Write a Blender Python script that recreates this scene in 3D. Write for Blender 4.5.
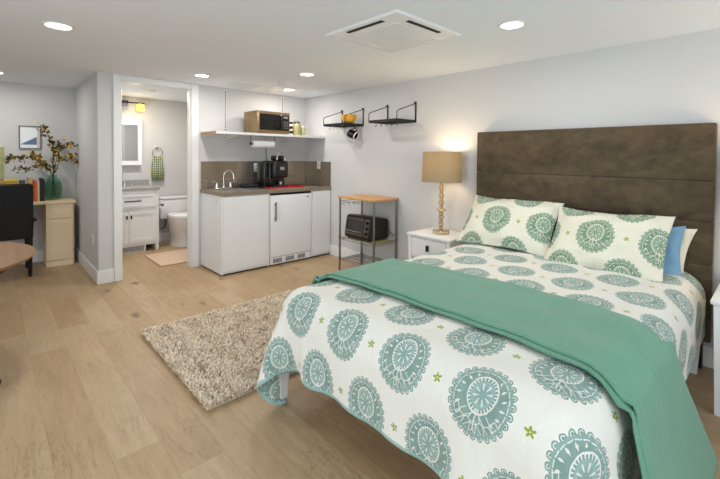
import bpy, bmesh, math, random
import numpy as np
from mathutils import Matrix, Vector
from mathutils.bvhtree import BVHTree

C = bpy.context.scene.collection
for o in list(bpy.data.objects):
    bpy.data.objects.remove(o)
PI = math.pi

# ------------------------------------------------------------------ camera
CAM_F, YAW, PITCH, ROLL, PPY, CAM_H = 397.648, 0.7525, 0.0233, 0.0091, 165.06, 1.3276
fwd = Vector((math.sin(YAW)*math.cos(PITCH), math.cos(YAW)*math.cos(PITCH), -math.sin(PITCH)))
rgt = Vector((math.cos(YAW), -math.sin(YAW), 0))
upv = rgt.cross(fwd)
cr, sr = math.cos(ROLL), math.sin(ROLL)
r2, u2 = cr*rgt + sr*upv, -sr*rgt + cr*upv
cd = bpy.data.cameras.new('camera')
cam = bpy.data.objects.new('camera', cd)
C.objects.link(cam)
m = Matrix((r2, u2, -fwd)).transposed().to_4x4()
m.translation = Vector((0, 0, CAM_H))
cam.matrix_world = m
cd.sensor_width = 36
cd.lens = CAM_F/720*36
cd.shift_y = -(239.5-PPY)/720
cd.clip_start = 0.02
bpy.context.scene.camera = cam

# ------------------------------------------------------------------ world, light, exposure
sc = bpy.context.scene
sc.view_settings.view_transform = 'Standard'
sc.view_settings.look = 'None'
sc.view_settings.gamma = 1
sc.view_settings.use_curve_mapping = False
sc.view_settings.exposure = 0.1
w = bpy.data.worlds.new('world')
sc.world = w
w.use_nodes = True
w.node_tree.nodes['Background'].inputs[0].default_value = (0.75, 0.85, 1, 1)
w.node_tree.nodes['Background'].inputs[1].default_value = 1.0


def area(name, loc, aim, sx, sy, power, col):
    l = bpy.data.lights.new(name, 'AREA')
    l.shape = 'RECTANGLE'
    l.size, l.size_y = sx, sy
    l.energy = power
    l.color = col
    o = bpy.data.objects.new(name, l)
    C.objects.link(o)
    o.location = loc
    o.rotation_euler = (Vector(aim)-Vector(loc)).to_track_quat('-Z', 'Z').to_euler()
    return o


# daylight coming in at the two window openings of the unseen walls
area('window_daylight', (-2.5, 0.9, 1.3), (0, 0.9, 2.0), 2.6, 1.5, 74, (0.80, 0.905, 1.0))
area('window_daylight', (0.9, -1.5, 1.35), (0.9, 0, 2.1), 2.8, 1.5, 28, (0.82, 0.915, 1.0))
DOWN_W = 6.5

# ------------------------------------------------------------------ material helpers


def lin(c):
    return tuple(((x/255)/12.92 if x/255 <= 0.04045 else ((x/255+0.055)/1.055)**2.4) for x in c) + (1.0,)


class Nd:
    """node maths with operators"""
    def __init__(s, t, k):
        s.t, s.k = t, k

    def _m(s, op, *a):
        n = s.t.nodes.new('ShaderNodeMath')
        n.operation = op
        for i, v in enumerate((s,)+a):
            if isinstance(v, Nd):
                s.t.links.new(v.k, n.inputs[i])
            else:
                n.inputs[i].default_value = v
        return Nd(s.t, n.outputs[0])

    def __add__(s, o): return s._m('ADD', o)
    __radd__ = __add__
    def __sub__(s, o): return s._m('SUBTRACT', o)
    def __rsub__(s, o): return (s*-1.0)+o
    def __mul__(s, o): return s._m('MULTIPLY', o)
    __rmul__ = __mul__
    def __truediv__(s, o): return s._m('DIVIDE', o)
    def gt(s, o): return s._m('GREATER_THAN', o)
    def lt(s, o): return s._m('LESS_THAN', o)
    def mx(s, o): return s._m('MAXIMUM', o)
    def mn(s, o): return s._m('MINIMUM', o)
    def floor(s): return s._m('FLOOR')
    def fract(s): return s._m('FRACT')
    def cos(s): return s._m('COSINE')
    def abs(s): return s._m('ABSOLUTE')
    def sqrt(s): return s._m('SQRT')
    def atan2(s, o): return s._m('ARCTAN2', o)
    def mod(s, o): return s._m('FLOORED_MODULO', o)
    def band(s, a, b): return s.gt(a)*s.lt(b)


class Mat:
    def __init__(s, name, col=(200, 200, 200), rough=0.5, metal=0.0, spec=0.5, **kw):
        s.m = bpy.data.materials.new(name)
        s.m.use_nodes = True
        s.t = s.m.node_tree
        s.b = s.t.nodes['Principled BSDF']
        s.b.inputs['Base Color'].default_value = lin(col)
        s.b.inputs['Roughness'].default_value = rough
        s.b.inputs['Metallic'].default_value = metal
        s.b.inputs['Specular IOR Level'].default_value = spec
        for k, v in kw.items():
            s.b.inputs[k.replace('_', ' ')].default_value = v

    def new(s, typ, **kw):
        n = s.t.nodes.new(typ)
        for k, v in kw.items():
            setattr(n, k, v)
        return n

    def coord(s, which='Object'):
        n = s.new('ShaderNodeTexCoord')
        return n.outputs[which]

    def xyz(s, which='Object'):
        n = s.new('ShaderNodeSeparateXYZ')
        s.t.links.new(s.coord(which), n.inputs[0])
        return [Nd(s.t, n.outputs[i]) for i in range(3)]

    def vec(s, *a):
        n = s.new('ShaderNodeCombineXYZ')
        for i, v in enumerate(a):
            if isinstance(v, Nd):
                s.t.links.new(v.k, n.inputs[i])
            else:
                n.inputs[i].default_value = v
        return n.outputs[0]

    def noise(s, scale, detail=3, rough=0.5, vec=None, dist=0.0, out=0):
        n = s.new('ShaderNodeTexNoise')
        n.inputs['Scale'].default_value = scale
        n.inputs['Detail'].default_value = detail
        n.inputs['Roughness'].default_value = rough
        n.inputs['Distortion'].default_value = dist
        s.t.links.new(vec or s.coord(), n.inputs['Vector'])
        return Nd(s.t, n.outputs[out])

    def voro(s, scale, feature='F1', vec=None, out='Distance', rnd=1.0):
        n = s.new('ShaderNodeTexVoronoi', feature=feature)
        n.inputs['Scale'].default_value = scale
        n.inputs['Randomness'].default_value = rnd
        s.t.links.new(vec or s.coord(), n.inputs['Vector'])
        return Nd(s.t, n.outputs[out])

    def white(s, vec, out='Value'):
        n = s.new('ShaderNodeTexWhiteNoise')
        s.t.links.new(vec, n.inputs['Vector'])
        return Nd(s.t, n.outputs[out])

    def mix(s, f, a, b):
        n = s.new('ShaderNodeMix', data_type='RGBA')
        for i, v in ((0, f), (6, a), (7, b)):
            if isinstance(v, Nd):
                s.t.links.new(v.k, n.inputs[i])
            elif isinstance(v, tuple):
                n.inputs[i].default_value = lin(v) if len(v) == 3 else v
            else:
                n.inputs[i].default_value = v
        return Nd(s.t, n.outputs[2])

    def col(s, k):
        s.t.links.new(k.k, s.b.inputs['Base Color'])
        return s

    def rough(s, k):
        s.t.links.new(k.k, s.b.inputs['Roughness'])
        return s

    def bump(s, h, strength=0.3, dist=0.01):
        n = s.new('ShaderNodeBump')
        n.inputs['Strength'].default_value = strength
        n.inputs['Distance'].default_value = dist
        s.t.links.new(h.k, n.inputs['Height'])
        s.t.links.new(n.outputs[0], s.b.inputs['Normal'])
        return s


M = {}


def mat(name, *a, **k):
    M[name] = Mat(name, *a, **k)
    return M[name]


def vary(mt, a, b, scale, detail=3, bump=0.0, vec=None):
    n = mt.noise(scale, detail, vec=vec)
    mt.col(mt.mix(n, a, b))
    if bump:
        mt.bump(n, bump)
    return mt


# plaster
for nm, c1, c2 in (('wall', (207, 206, 204), (211, 210, 208)), ('ceiling_paint', (238, 243, 249), (241, 246, 251))):
    x = mat(nm, c1, 0.85, spec=0.2)
    vary(x, c1, c2, 2.5)
    x.bump(x.noise(160, 2), 0.04, 0.002)
vary(mat('trim_white', rough=0.4), (232, 232, 230), (238, 238, 236), 3)
vary(mat('cabinet_white', rough=0.35), (238, 238, 238), (243, 243, 243), 2)
vary(mat('appliance_white', rough=0.22), (240, 241, 243), (244, 245, 246), 2)
vary(mat('bath_white', rough=0.4), (236, 236, 236), (240, 240, 240), 2)
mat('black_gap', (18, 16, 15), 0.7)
mat('black_metal', (22, 22, 23), 0.45, spec=0.4)
x = mat('black_plastic', (20, 20, 21), 0.28)
mat('chrome', (215, 215, 215), 0.12, 1.0)
x = mat('steel', (178, 176, 172), 0.33, 1.0)
x.rough(x.noise(30, 2)*0.12+0.28)
x = mat('pewter', (132, 126, 116), 0.38, 1.0)
mat('pump_black', (26, 25, 24), 0.2)
mat('dark_pewter', (104, 98, 88), 0.35, 0.9)
mat('oven_shell', (44, 40, 36), 0.4, 0.4)
mat('grey_plastic', (120, 122, 124), 0.4)
mat('porcelain', (240, 240, 240), 0.12)
mat('glass_dark', (16, 15, 14), 0.12, spec=0.7)

# floor: oak planks running along y
x = mat('oak_floor', rough=0.42, spec=0.35)
X, Y, Z = x.xyz()
PW = 0.19
ix = (X/PW).floor()
rowr = x.white(x.vec(ix, 3.1, 0.0))
yy = (Y+rowr*3.7)/1.75
iy = yy.floor()
pid = x.white(x.vec(ix, iy, 1.7))
pid2 = x.white(x.vec(ix, iy, 5.2))
gv = x.vec(X*1.0+pid*13, Y*0.13+pid*7, 0.0)
g1 = x.noise(16, 5, 0.62, gv, 1.1)
g2 = x.noise(90, 4, 0.7, gv, 0.3)
big = x.noise(1.5, 3, 0.5, x.vec(X+pid*5, Y*0.6, pid*9), 0.6)
ca = x.mix(pid, (184, 154, 115), (199, 172, 134))
cb = x.mix(((g1-0.5)*1.9+0.5), x.mix(0.45, ca, (132, 104, 76)), ca)
cb = x.mix(((big-0.55)*2.2).mx(0.0).mn(0.6), cb, (196, 174, 146))
cb = x.mix(((g2-0.5)*1.0).mx(0.0).mn(0.35), cb, (112, 86, 64))
wv = x.noise(6, 3, 0.6, x.vec(X, Y, pid))
kn = x.voro(1.0, vec=x.vec(X*3.4+wv*0.5+pid2*5, Y*1.35+wv*0.35, pid2*7))
knot = (((kn*-1.0)+0.12)*12.0).mx(0.0).mn(0.8)
cb = x.mix(knot*0.85, cb, (92, 68, 46))
crk = x.noise(3.2, 5, 0.65, x.vec(X*2.0+pid*17, Y*0.45, pid2*5), 1.6)
crkm = ((((crk-0.5).abs()*-1.0)+0.012)*50.0).mx(0.0).mn(0.3)*(x.noise(2.1, 1, vec=x.vec(X, Y, pid*3)).gt(0.6))
cb = x.mix(crkm, cb, (96, 74, 54))
fx = ((X/PW).fract()-0.5).abs()
fy = (yy.fract()-0.5).abs()
seam = fx.gt(0.491).mx(fy.gt(0.4990))
x.col(x.mix(seam*0.24, cb, (108, 84, 62)))
x.rough(g2*0.18+0.33)
x.bump(g2*0.15-seam*0.8, 0.25, 0.002)

# headboard suede
x = mat('suede', rough=0.72, spec=0.25, Sheen_Weight=0.35, Sheen_Roughness=0.4)
n1 = x.noise(3.0, 5, 0.62, x.vec(*[k*q for k, q in zip(x.xyz(), (1, 0.8, 1.5))]), 1.6)
n2 = x.noise(14, 3, 0.6)
x.col(x.mix((((n1*0.7+n2*0.3)-0.5)*2.6+0.5).mx(0.0).mn(1.0), (60, 48, 34), (104, 89, 66)))
x.bump(x.noise(120, 2), 0.15, 0.002)
mat('bed_white', (238, 238, 236), 0.4)
mat('mattress_fabric', (228, 228, 222), 0.85)

# light maple / oak furniture


def wood(name, a, b, axis, sc_=14, rough=0.42, stretch=0.08):
    x = mat(name, rough=rough, spec=0.35)
    X, Y, Z = x.xyz()
    v = [X, Y, Z]
    v[axis] = v[axis]*stretch
    n = x.noise(sc_, 5, 0.6, x.vec(*v), 0.8)
    x.col(x.mix((n-0.5)*1.6+0.5, a, b))
    x.bump(n, 0.05, 0.002)
    return x


wood('maple', (236, 208, 160), (246, 222, 180), 0)
wood('maple_upright', (234, 208, 168), (243, 221, 186), 0, 14)
wood('bamboo', (199, 146, 88), (222, 172, 112), 1, 30)
wood('plywood_edge', (152, 106, 66), (186, 136, 90), 1, 25)
wood('walnut_top', (120, 82, 40), (150, 108, 60), 1, 10)
wood('dark_wood', (66, 34, 24), (92, 50, 34), 2, 10)

# counter and splash
x = mat('counter_stone', rough=0.33)
n = x.noise(38, 4, 0.6)
x.col(x.mix(n, (122, 108, 92), (154, 140, 122)))
x = mat('splash_tile', rough=0.3, metal=0.65)
X, Y, Z = x.xyz()
n = x.noise(2.2, 3, 0.6)
gr = ((Z-1.024).abs().lt(0.003))
x.col(x.mix(gr, x.mix(n, (146, 132, 116), (182, 170, 154)), (84, 74, 64)))
x.rough(n*0.14+0.14)
mat('fake_marble', (150, 148, 146), 0.3)
x = M['fake_marble']
x.col(x.mix(x.noise(30, 5, 0.7), (120, 118, 116), (190, 188, 186)))
mat('red_silicone', (200, 32, 40), 0.45)
mat('navy_cloth', (38, 44, 58), 0.8)
x = mat('brass_steel', (176, 142, 98), 0.3, 0.85)
x.col(x.mix(x.noise(3, 3, 0.5, x.vec(*[k*s for k, s in zip(x.xyz(), (1, 1, 12))])), (140, 114, 80), (176, 150, 114)))
mat('paper_white', (240, 240, 240), 0.9)
mat('yellow_glaze', (214, 158, 34), 0.35)
mat('amber_tin', (158, 150, 100), 0.4)
mat('olive_glass', (170, 172, 120), 0.15)
mat('cream_ceramic', (222, 216, 200), 0.25)
mat('charcoal_leather', (20, 18, 19), 0.5, spec=0.25)
x = M['charcoal_leather']
x.bump(x.noise(220, 2), 0.12, 0.001)
x = mat('lamp_shade', (188, 168, 132), 0.8)
n = x.noise(160, 2, vec=x.vec(*[k*s for k, s in zip(x.xyz(), (1, 1, 0.1))]))
x.col(x.mix(n, (176, 158, 122), (196, 178, 142)))
tr = x.new('ShaderNodeBsdfTranslucent')
tr.inputs[0].default_value = lin((196, 176, 136))
mx_ = x.new('ShaderNodeMixShader')
mx_.inputs[0].default_value = 0.3
x.t.links.new(x.b.outputs[0], mx_.inputs[1])
x.t.links.new(tr.outputs[0], mx_.inputs[2])
x.t.links.new(mx_.outputs[0], x.t.nodes['Material Output'].inputs[0])
mat('gold', (200, 150, 60), 0.22, 1.0)
mat('amber_crystal', (236, 220, 186), 0.05, 0.0, 0.8, Transmission_Weight=0.8, IOR=1.5)
mat('clear_plastic', (235, 238, 240), 0.1, Transmission_Weight=0.85)
mat('green_glass', (70, 130, 98), 0.1)
x = M['green_glass']
x.bump(x.voro(26), 0.6, 0.008)
tp_ = x.new('ShaderNodeBsdfTransparent')
tp_.inputs[0].default_value = lin((234, 248, 240))
mxn = x.new('ShaderNodeMixShader')
mxn.inputs[0].default_value = 0.9
x.t.links.new(x.b.outputs[0], mxn.inputs[1])
x.t.links.new(tp_.outputs[0], mxn.inputs[2])
x.t.links.new(mxn.outputs[0], x.t.nodes['Material Output'].inputs[0])
mat('bark', (82, 60, 42), 0.8)
x = mat('leaf', rough=0.6)
rnd = x.new('ShaderNodeNewGeometry').outputs['Random Per Island']
x.col(x.mix(Nd(x.t, rnd), (54, 52, 24), (142, 116, 44)))
x = mat('blossom', rough=0.6)
rnd = x.new('ShaderNodeNewGeometry').outputs['Random Per Island']
x.col(x.mix(Nd(x.t, rnd), (236, 180, 50), (226, 206, 120)))
x = mat('rug_pile', rough=0.95, spec=0.1)
rnd = Nd(x.t, x.new('ShaderNodeNewGeometry').outputs['Random Per Island'])
big = x.noise(9, 3)
c = x.mix(rnd, (232, 210, 180), (255, 246, 230))
c = x.mix(rnd.gt(0.88)*0.75, c, (176, 150, 122))
x.col(x.mix((big-0.45).mx(0.0)*0.6, c, (216, 190, 158)))
mat('rug_backing', (214, 196, 172), 0.95)
vary(mat('bath_mat', rough=0.95), (206, 178, 150), (222, 196, 170), 60, 2, 0.3)
x = mat('blue_cotton', rough=0.85, spec=0.2, Sheen_Weight=0.2)
vary(x, (116, 158, 190), (138, 178, 206), 9, 3)
vary(mat('cream_cotton', rough=0.85), (232, 222, 196), (238, 230, 208), 9, 3)
vary(mat('navy_cotton', rough=0.8), (32, 52, 100), (44, 66, 116), 9, 3)

# quilted green throw
x = mat('green_quilt', rough=0.75, spec=0.25, Sheen_Weight=0.25)
U, V, _ = x.xyz('UV')
wob = x.noise(9, 2, vec=x.coord('UV'))*0.05
row = ((V+wob)/0.05).floor()
q1 = (((V+wob)/0.05).fract()-0.5).abs()
q2 = (((U-wob)/0.085+row.mod(2.0)*0.5).fract()-0.5).abs()
h = (((q1*-1.0)+0.5)*9).mn(1.0)*(((q2*-1.0)+0.5)*15).mn(1.0)
n = x.noise(7, 3, vec=x.coord('UV'))
x.col(x.mix(n, (96, 148, 122), (110, 162, 134)))
x.bump(h+x.noise(200, 2, vec=x.coord('UV'))*0.15, 0.28, 0.004)

# printed cotton with medallions: u to the left as one looks at the head, v towards the head, metres
SU, SV, MR = 0.312, 0.25, 0.116


def medallion_mat(name, u0, v0, border=None, SU=SU, SV=SV, MR=MR, inks=((128, 154, 144), (170, 198, 192), (152, 178, 168)), base=((233, 230, 218), (240, 237, 226))):
    x = mat(name, rough=0.8, spec=0.2, Sheen_Weight=0.15)
    U, V, _ = x.xyz('UV')
    rawU, rawV = U, V
    wn = x.new('ShaderNodeTexNoise')
    wn.inputs['Scale'].default_value = 60
    x.t.links.new(x.coord('UV'), wn.inputs['Vector'])
    wob = (Nd(x.t, wn.outputs[0])-0.5)*0.006
    V = V+wob
    b_ = (V-v0)/SV+0.5
    row = b_.floor()
    b = (b_.fract()-0.5)*SV
    a_ = (U+wob-u0)/SU+0.5+row.mod(2.0)*0.5
    a = (a_.fract()-0.5)*SU
    colid = a_.floor()
    px, py = a/(MR*0.92), b/(MR*1.04)
    r = (px*px+py*py).sqrt()
    th = py.atan2(px)
    # outline of round curls, each with its own little scroll line
    NL = 25.0
    tc = ((th*(NL/(2*PI))).fract()-0.5)*(2*PI/NL)*0.90
    dr = r-0.895
    lobe = (tc*tc+dr*dr).sqrt()
    out = r.lt(0.885).mx(lobe.lt(0.092))
    scroll = lobe.band(0.034, 0.056)*(dr-tc*0.6).gt(-0.02)
    rimline = r.band(0.775, 0.80)*((th*(NL/2)).cos().abs().gt(0.25))*(py.gt(-0.55))
    # leaves between rim and arch
    ph = (th*18.0/(2*PI)*1.0+r*0.9)
    lf_t = (ph.fract()-0.5).abs()
    lf_r = ((r-0.665).abs()*-1.0+0.085)*1.9
    cx, cy = px, py-0.16
    rr = (cx*cx*1.3+cy*cy).sqrt()
    t2 = cy.atan2(cx)
    dash = lf_t.lt(lf_r)*(py.gt(-0.42))*rr.gt(0.56)
    arch = rr.band(0.455, 0.50)*(py.gt(-0.34))
    teeth = rr.band(0.37, 0.46)*((t2*26.0).cos().gt(0.35))*(py.gt(-0.30))
    star = rr.lt((t2*8.0).cos()*0.06+0.20)
    petal = rr.band(0.12, 0.30)*((t2*8.0+PI).cos().gt(0.72))
    star_c = rr.lt(0.055)
    # mirrored leafy spray in the lower third
    mv = x.vec(px.abs()+0.42, py+0.1, row*0.0)
    vo = x.voro(2.9, 'DISTANCE_TO_EDGE', mv)
    vf = x.voro(2.9, 'F1', mv, 'Distance')
    lowz = py.lt(-0.26)*rr.gt(0.50)*r.lt(0.80)
    low = lowz*vo.lt(0.035)
    stem_ = px.abs().lt(0.018)*py.band(-0.72, -0.2)
    spray = lowz*((px.abs()*22.0+py*26.0).cos().gt(0.9))*vf.gt(0.10)
    hole = scroll.mx(rimline).mx(dash).mx(arch).mx(teeth).mx(low).mx(stem_).mx(petal).mx(spray*0.8)
    ink = out*(1.0-hole.mn(1.0)*0.88)
    n1 = x.noise(18, 4, 0.65, x.vec(px*0.12+colid*3, py*0.12+row*5, 0.0))
    light = (rr.lt(0.36)*0.5).mx(lowz*vf.lt(0.15)*0.9).mx(r.band(0.80, 0.88)*0.25)
    dark, lt_, md_ = inks
    inkc = x.mix(((n1-0.42)*3.0).mx(0.0).mn(1.0)*0.8, dark, md_)
    inkc = x.mix(light.mn(1.0), inkc, lt_)
    inkc = x.mix(star*0.5, inkc, dark)
    # small lime flowers between medallions
    fa_ = (a_+0.5)
    fa = (fa_.fract()-0.5)*SU/0.0165
    fb = b/0.0165
    fr = (fa*fa+fb*fb).sqrt()
    ft = fb.atan2(fa)
    flo = fr.lt((ft*5.0).cos()*0.3+0.72)*fr.gt(0.16)
    cloth = x.mix(x.noise(3, 2, vec=x.coord('UV')), *base)
    c = x.mix(ink, cloth, inkc)
    c = x.mix(flo, c, (158, 172, 62))
    if border:
        u_lo, u_hi, v_lo = border
        e = rawU.lt(u_lo).mx(rawU.gt(u_hi)).mx(rawV.lt(v_lo))
        c = x.mix(e*0.85, c, (150, 190, 184))
    x.col(c)
    puck = x.noise(15, 4, 0.62, x.vec(rawU*2.6, rawV*0.9, 0.0), 0.5)
    x.bump(puck+x.noise(260, 2, vec=x.coord('UV'))*0.12, 0.5, 0.014)
    return x


def emis(name, col, st):
    x = mat(name, col, 0.5)
    x.b.inputs['Emission Color'].default_value = lin(col)
    x.b.inputs['Emission Strength'].default_value = st
    return x


emis('downlight_glow', (255, 250, 240), 9)
emis('bulb_glow', (255, 214, 140), 12)
emis('vanity_glow', (255, 206, 96), 1.5)

# ------------------------------------------------------------------ mesh helpers


def B():
    return bmesh.new()


def box(bm, x0, x1, y0, y1, z0, z1, bev=0.0, seg=2):
    r = bmesh.ops.create_cube(bm, size=1)
    vs = r['verts']
    for v in vs:
        v.co = Vector(((x0+x1)/2+v.co.x*(x1-x0), (y0+y1)/2+v.co.y*(y1-y0), (z0+z1)/2+v.co.z*(z1-z0)))
    if bev > 0:
        es = list({e for v in vs for e in v.link_edges})
        bmesh.ops.bevel(bm, geom=es, offset=bev, segments=seg, affect='EDGES', profile=0.5)
    return bm


def tube(bm, pts, r, n=8, cap=True, radii=None):
    pts = [Vector(p) for p in pts]
    rings = []
    up = None
    for i, p in enumerate(pts):
        d = (pts[min(i+1, len(pts)-1)]-pts[max(i-1, 0)]).normalized()
        if up is None:
            up = Vector((0, 0, 1)) if abs(d.z) < 0.9 else Vector((1, 0, 0))
        s = d.cross(up).normalized()
        up = s.cross(d).normalized()
        rr = radii[i] if radii else r
        rings.append([bm.verts.new(p+s*math.cos(2*PI*k/n)*rr+up*math.sin(2*PI*k/n)*rr) for k in range(n)])
    for a, b in zip(rings, rings[1:]):
        for k in range(n):
            bm.faces.new((a[k], a[(k+1) % n], b[(k+1) % n], b[k]))
    if cap:
        bm.faces.new(rings[0][::-1])
        bm.faces.new(rings[-1])
    return bm


def lathe(bm, prof, n=32, cx=0, cy=0, cz=0, close=True, ax='z', sx=1, sy=1):
    rings = []
    for r, z in prof:
        ring = []
        for k in range(n):
            a = 2*PI*k/n
            p = (r*math.cos(a)*sx, r*math.sin(a)*sy, z)
            if ax == 'x':
                p = (p[2], p[0], p[1])
            elif ax == 'y':
                p = (p[0], p[2], p[1])
            ring.append(bm.verts.new((p[0]+cx, p[1]+cy, p[2]+cz)))
        rings.append(ring)
    for a, b in zip(rings, rings[1:]):
        for k in range(n):
            bm.faces.new((a[k], a[(k+1) % n], b[(k+1) % n], b[k]))
    if close:
        bm.faces.new(rings[0][::-1])
        bm.faces.new(rings[-1])
    return bm


def prism(bm, poly, a, b, axis='y'):
    """extrude a polygon given in the plane across `axis`"""
    def P(p, t):
        return {'x': (t, p[0], p[1]), 'y': (p[0], t, p[1]), 'z': (p[0], p[1], t)}[axis]
    v0 = [bm.verts.new(P(p, a)) for p in poly]
    v1 = [bm.verts.new(P(p, b)) for p in poly]
    bm.faces.new(v0)
    bm.faces.new(v1[::-1])
    n = len(poly)
    for i in range(n):
        bm.faces.new((v0[i], v1[i], v1[(i+1) % n], v0[(i+1) % n]))
    return bm


WL = {}


def wloc(o):
    return WL.get(o.name, Vector((0, 0, 0)))


def obj(name, bm, mt, parent=None, smooth=False, origin=None):
    bmesh.ops.recalc_face_normals(bm, faces=bm.faces)
    me = bpy.data.meshes.new(name)
    off = wloc(parent) if parent is not None else Vector(origin or (0, 0, 0))
    if off.length > 0:
        bmesh.ops.translate(bm, verts=bm.verts, vec=-off)
    bm.to_mesh(me)
    bm.free()
    o = bpy.data.objects.new(name, me)
    C.objects.link(o)
    if mt:
        me.materials.append(M[mt].m)
    if smooth:
        for p in me.polygons:
            p.use_smooth = True
        if smooth != 2:
            try:
                me.set_sharp_from_angle(angle=math.radians(40))
            except Exception:
                pass
    if parent is not None:
        o.parent = parent
        WL[o.name] = off
    else:
        if origin:
            o.location = origin
        WL[o.name] = off
    return o


def thing(name, label, cat, loc=(0, 0, 0), group=None):
    o = bpy.data.objects.new(name, None)
    C.objects.link(o)
    o.location = loc
    o.empty_display_size = 0.05
    WL[o.name] = Vector(loc)
    return tag(o, label, cat, group)


def tag(o, label, cat, group=None):
    o['label'] = label
    o['category'] = cat
    if group:
        o['group'] = group
    return o


def struct(name, bm, mt, parent=None):
    o = obj(name, bm, mt, parent)
    if parent is None:
        o['kind'] = 'structure'
    return o


# ------------------------------------------------------------------ setting
H = 2.146
XR, YB = 3.35, 4.73
struct('floor', box(B(), -2.8, 3.5, -1.8, 6.7, -0.1, 0), 'oak_floor')
struct('ceiling', box(B(), -2.8, 3.5, -1.8, 6.7, H, H+0.1), 'ceiling_paint')
struct('wall_right', box(B(), XR, XR+0.12, -1.7, 6.6, 0, H), 'wall')
bm = B()
box(bm, 0.81, 1.0, YB, YB+0.12, 0, H)
box(bm, 1.75, XR, YB, YB+0.12, 0, H)
box(bm, 1.0, 1.75, YB, YB+0.12, 2.10, H)
struct('wall_back', bm, 'wall')
struct('wall_alcove_right', box(B(), 0.81, 0.93, YB+0.12, 6.19, 0, H), 'wall')
struct('wall_alcove_back', box(B(), -2.6, 0.93, 6.19, 6.31, 0, H), 'wall')
struct('wall_bathroom_back', box(B(), 0.93, XR, 6.45, 6.57, 0, H), 'wall')
struct('wall_bathroom_left', box(B(), 0.87, 0.93, 6.31, 6.45, 0, H), 'wall')
struct('wall_bathroom_right', box(B(), 2.55, 2.63, YB+0.12, 6.45, 0, H), 'wall')
bm = B()
box(bm, -2.72, -2.6, -1.7, -0.5, 0, H)
box(bm, -2.72, -2.6, 2.3, 6.19, 0, H)
box(bm, -2.72, -2.6, -0.5, 2.3, 0, 0.5)
box(bm, -2.72, -2.6, -0.5, 2.3, 2.08, H)
struct('wall_left', bm, 'wall')
bm = B()
box(bm, -2.6, -0.6, -1.72, -1.6, 0, H)
box(bm, 2.4, XR, -1.72, -1.6, 0, H)
box(bm, -0.6, 2.4, -1.72, -1.6, 0, 0.55)
box(bm, -0.6, 2.4, -1.72, -1.6, 2.08, H)
struct('wall_front', bm, 'wall')


def window(name, fixed, a0, a1, z0, z1, axis):
    bm = B()
    t = 0.05
    def bb(u0, u1, w0, w1):
        if axis == 'x':
            box(bm, fixed-0.04, fixed, u0, u1, w0, w1)
        else:
            box(bm, u0, u1, fixed-0.04, fixed, w0, w1)
    bb(a0, a0+t, z0, z1); bb(a1-t, a1, z0, z1); bb(a0+t, a1-t, z0, z0+t); bb(a0+t, a1-t, z1-t, z1)
    mid = (a0+a1)/2
    bb(mid-t/2, mid+t/2, z0+t, z1-t)
    return struct(name, bm, 'trim_white')


window('window_1', -2.64, -0.5, 2.3, 0.5, 2.08, 'x')
window('window_2', -1.64, -0.6, 2.4, 0.55, 2.08, 'y')

# baseboards
BH = 0.135


def base(name, x0, x1, y0, y1):
    struct(name, box(B(), x0, x1, y0, y1, 0, BH, 0.004), 'trim_white')


base('baseboard_right', XR-0.014, XR-0.0005, -1.6, 4.14)
base('baseboard_back', 0.796, 0.942, YB-0.014, YB-0.0005)
base('baseboard_alcove_right', 0.796, 0.8095, YB, 6.175)
base('baseboard_alcove_back', -2.58, 0.796, 6.176, 6.1895)
base('baseboard_bathroom_back', 0.94, 2.54, 6.436, 6.4495)
# door casing
bm = B()
box(bm, 0.945, 1.02, YB-0.018, YB-0.0005, 0, 2.145, 0.004)
box(bm, 1.736, 1.815, YB-0.018, YB-0.0005, 0, 2.145, 0.004)
struct('trim_1', bm, 'trim_white')
struct('trim_2', box(B(), 1.021, 1.735, YB-0.018, YB-0.0005, 2.088, 2.145, 0.004), 'trim_white')
bm = B()
box(bm, 1.001, 1.02, YB, YB+0.12, 0, 2.08)
box(bm, 1.73, 1.749, YB, YB+0.12, 0, 2.08)
box(bm, 1.001, 1.749, YB, YB+0.12, 2.081, 2.0995)
box(bm, 1.02, 1.03, YB+0.03, YB+0.075, 0.012, 2.08)
box(bm, 1.722, 1.73, YB+0.03, YB+0.075, 0.012, 2.08)
struct('trim_3', bm, 'trim_white')
# door leaf, open into the bathroom
d = struct('door_1', box(B(), 0.975, 1.012, YB+0.125, YB+0.79, 0.012, 2.07, 0.003), 'trim_white')
for z in (0.24, 1.1, 1.93):
    bm = B()
    tube(bm, [(1.024, YB+0.012, z-0.045), (1.024, YB+0.012, z+0.045)], 0.007, 10)
    box(bm, 1.0201, 1.0225, YB+0.004, YB+0.028, z-0.045, z+0.045)
    obj('hinge', bm, 'steel', d)

# ------------------------------------------------------------------ bed
bed = thing('bed', 'queen bed with tall brown channelled suede headboard and white tapered legs', 'bed', (2.2, 1.09, 0))
BX0, BX1, BY0, BY1 = 1.10, 3.2, 0.31, 1.87
bm = B()
zs = [0.18, 0.40, 0.665, 0.935, 1.19, 1.553]
for a, b in zip(zs, zs[1:]):
    box(bm, 3.262, 3.335, 0.29, 1.926, a+0.0005, b-0.0005, 0.009, 3)
box(bm, 3.30, 3.336, 0.30, 1.916, 0.19, 1.545)
hb = obj('headboard', bm, 'suede', bed, True)
for y in (0.36, 1.83):
    obj('headboard_strut', box(B(), 3.28, 3.33, y-0.03, y+0.03, 0.001, 0.18), 'black_metal', bed)
bm = B()
box(bm, 1.14, 3.25, 0.34, 0.37, 0.28, 0.32, 0.004)
box(bm, 1.14, 3.25, 1.81, 1.84, 0.28, 0.32, 0.004)
box(bm, 1.14, 1.17, 0.37, 1.81, 0.28, 0.32, 0.004)
box(bm, 1.15, 3.25, 0.37, 1.81, 0.27, 0.30)
obj('bed_frame', bm, 'bed_white', bed)
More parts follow.
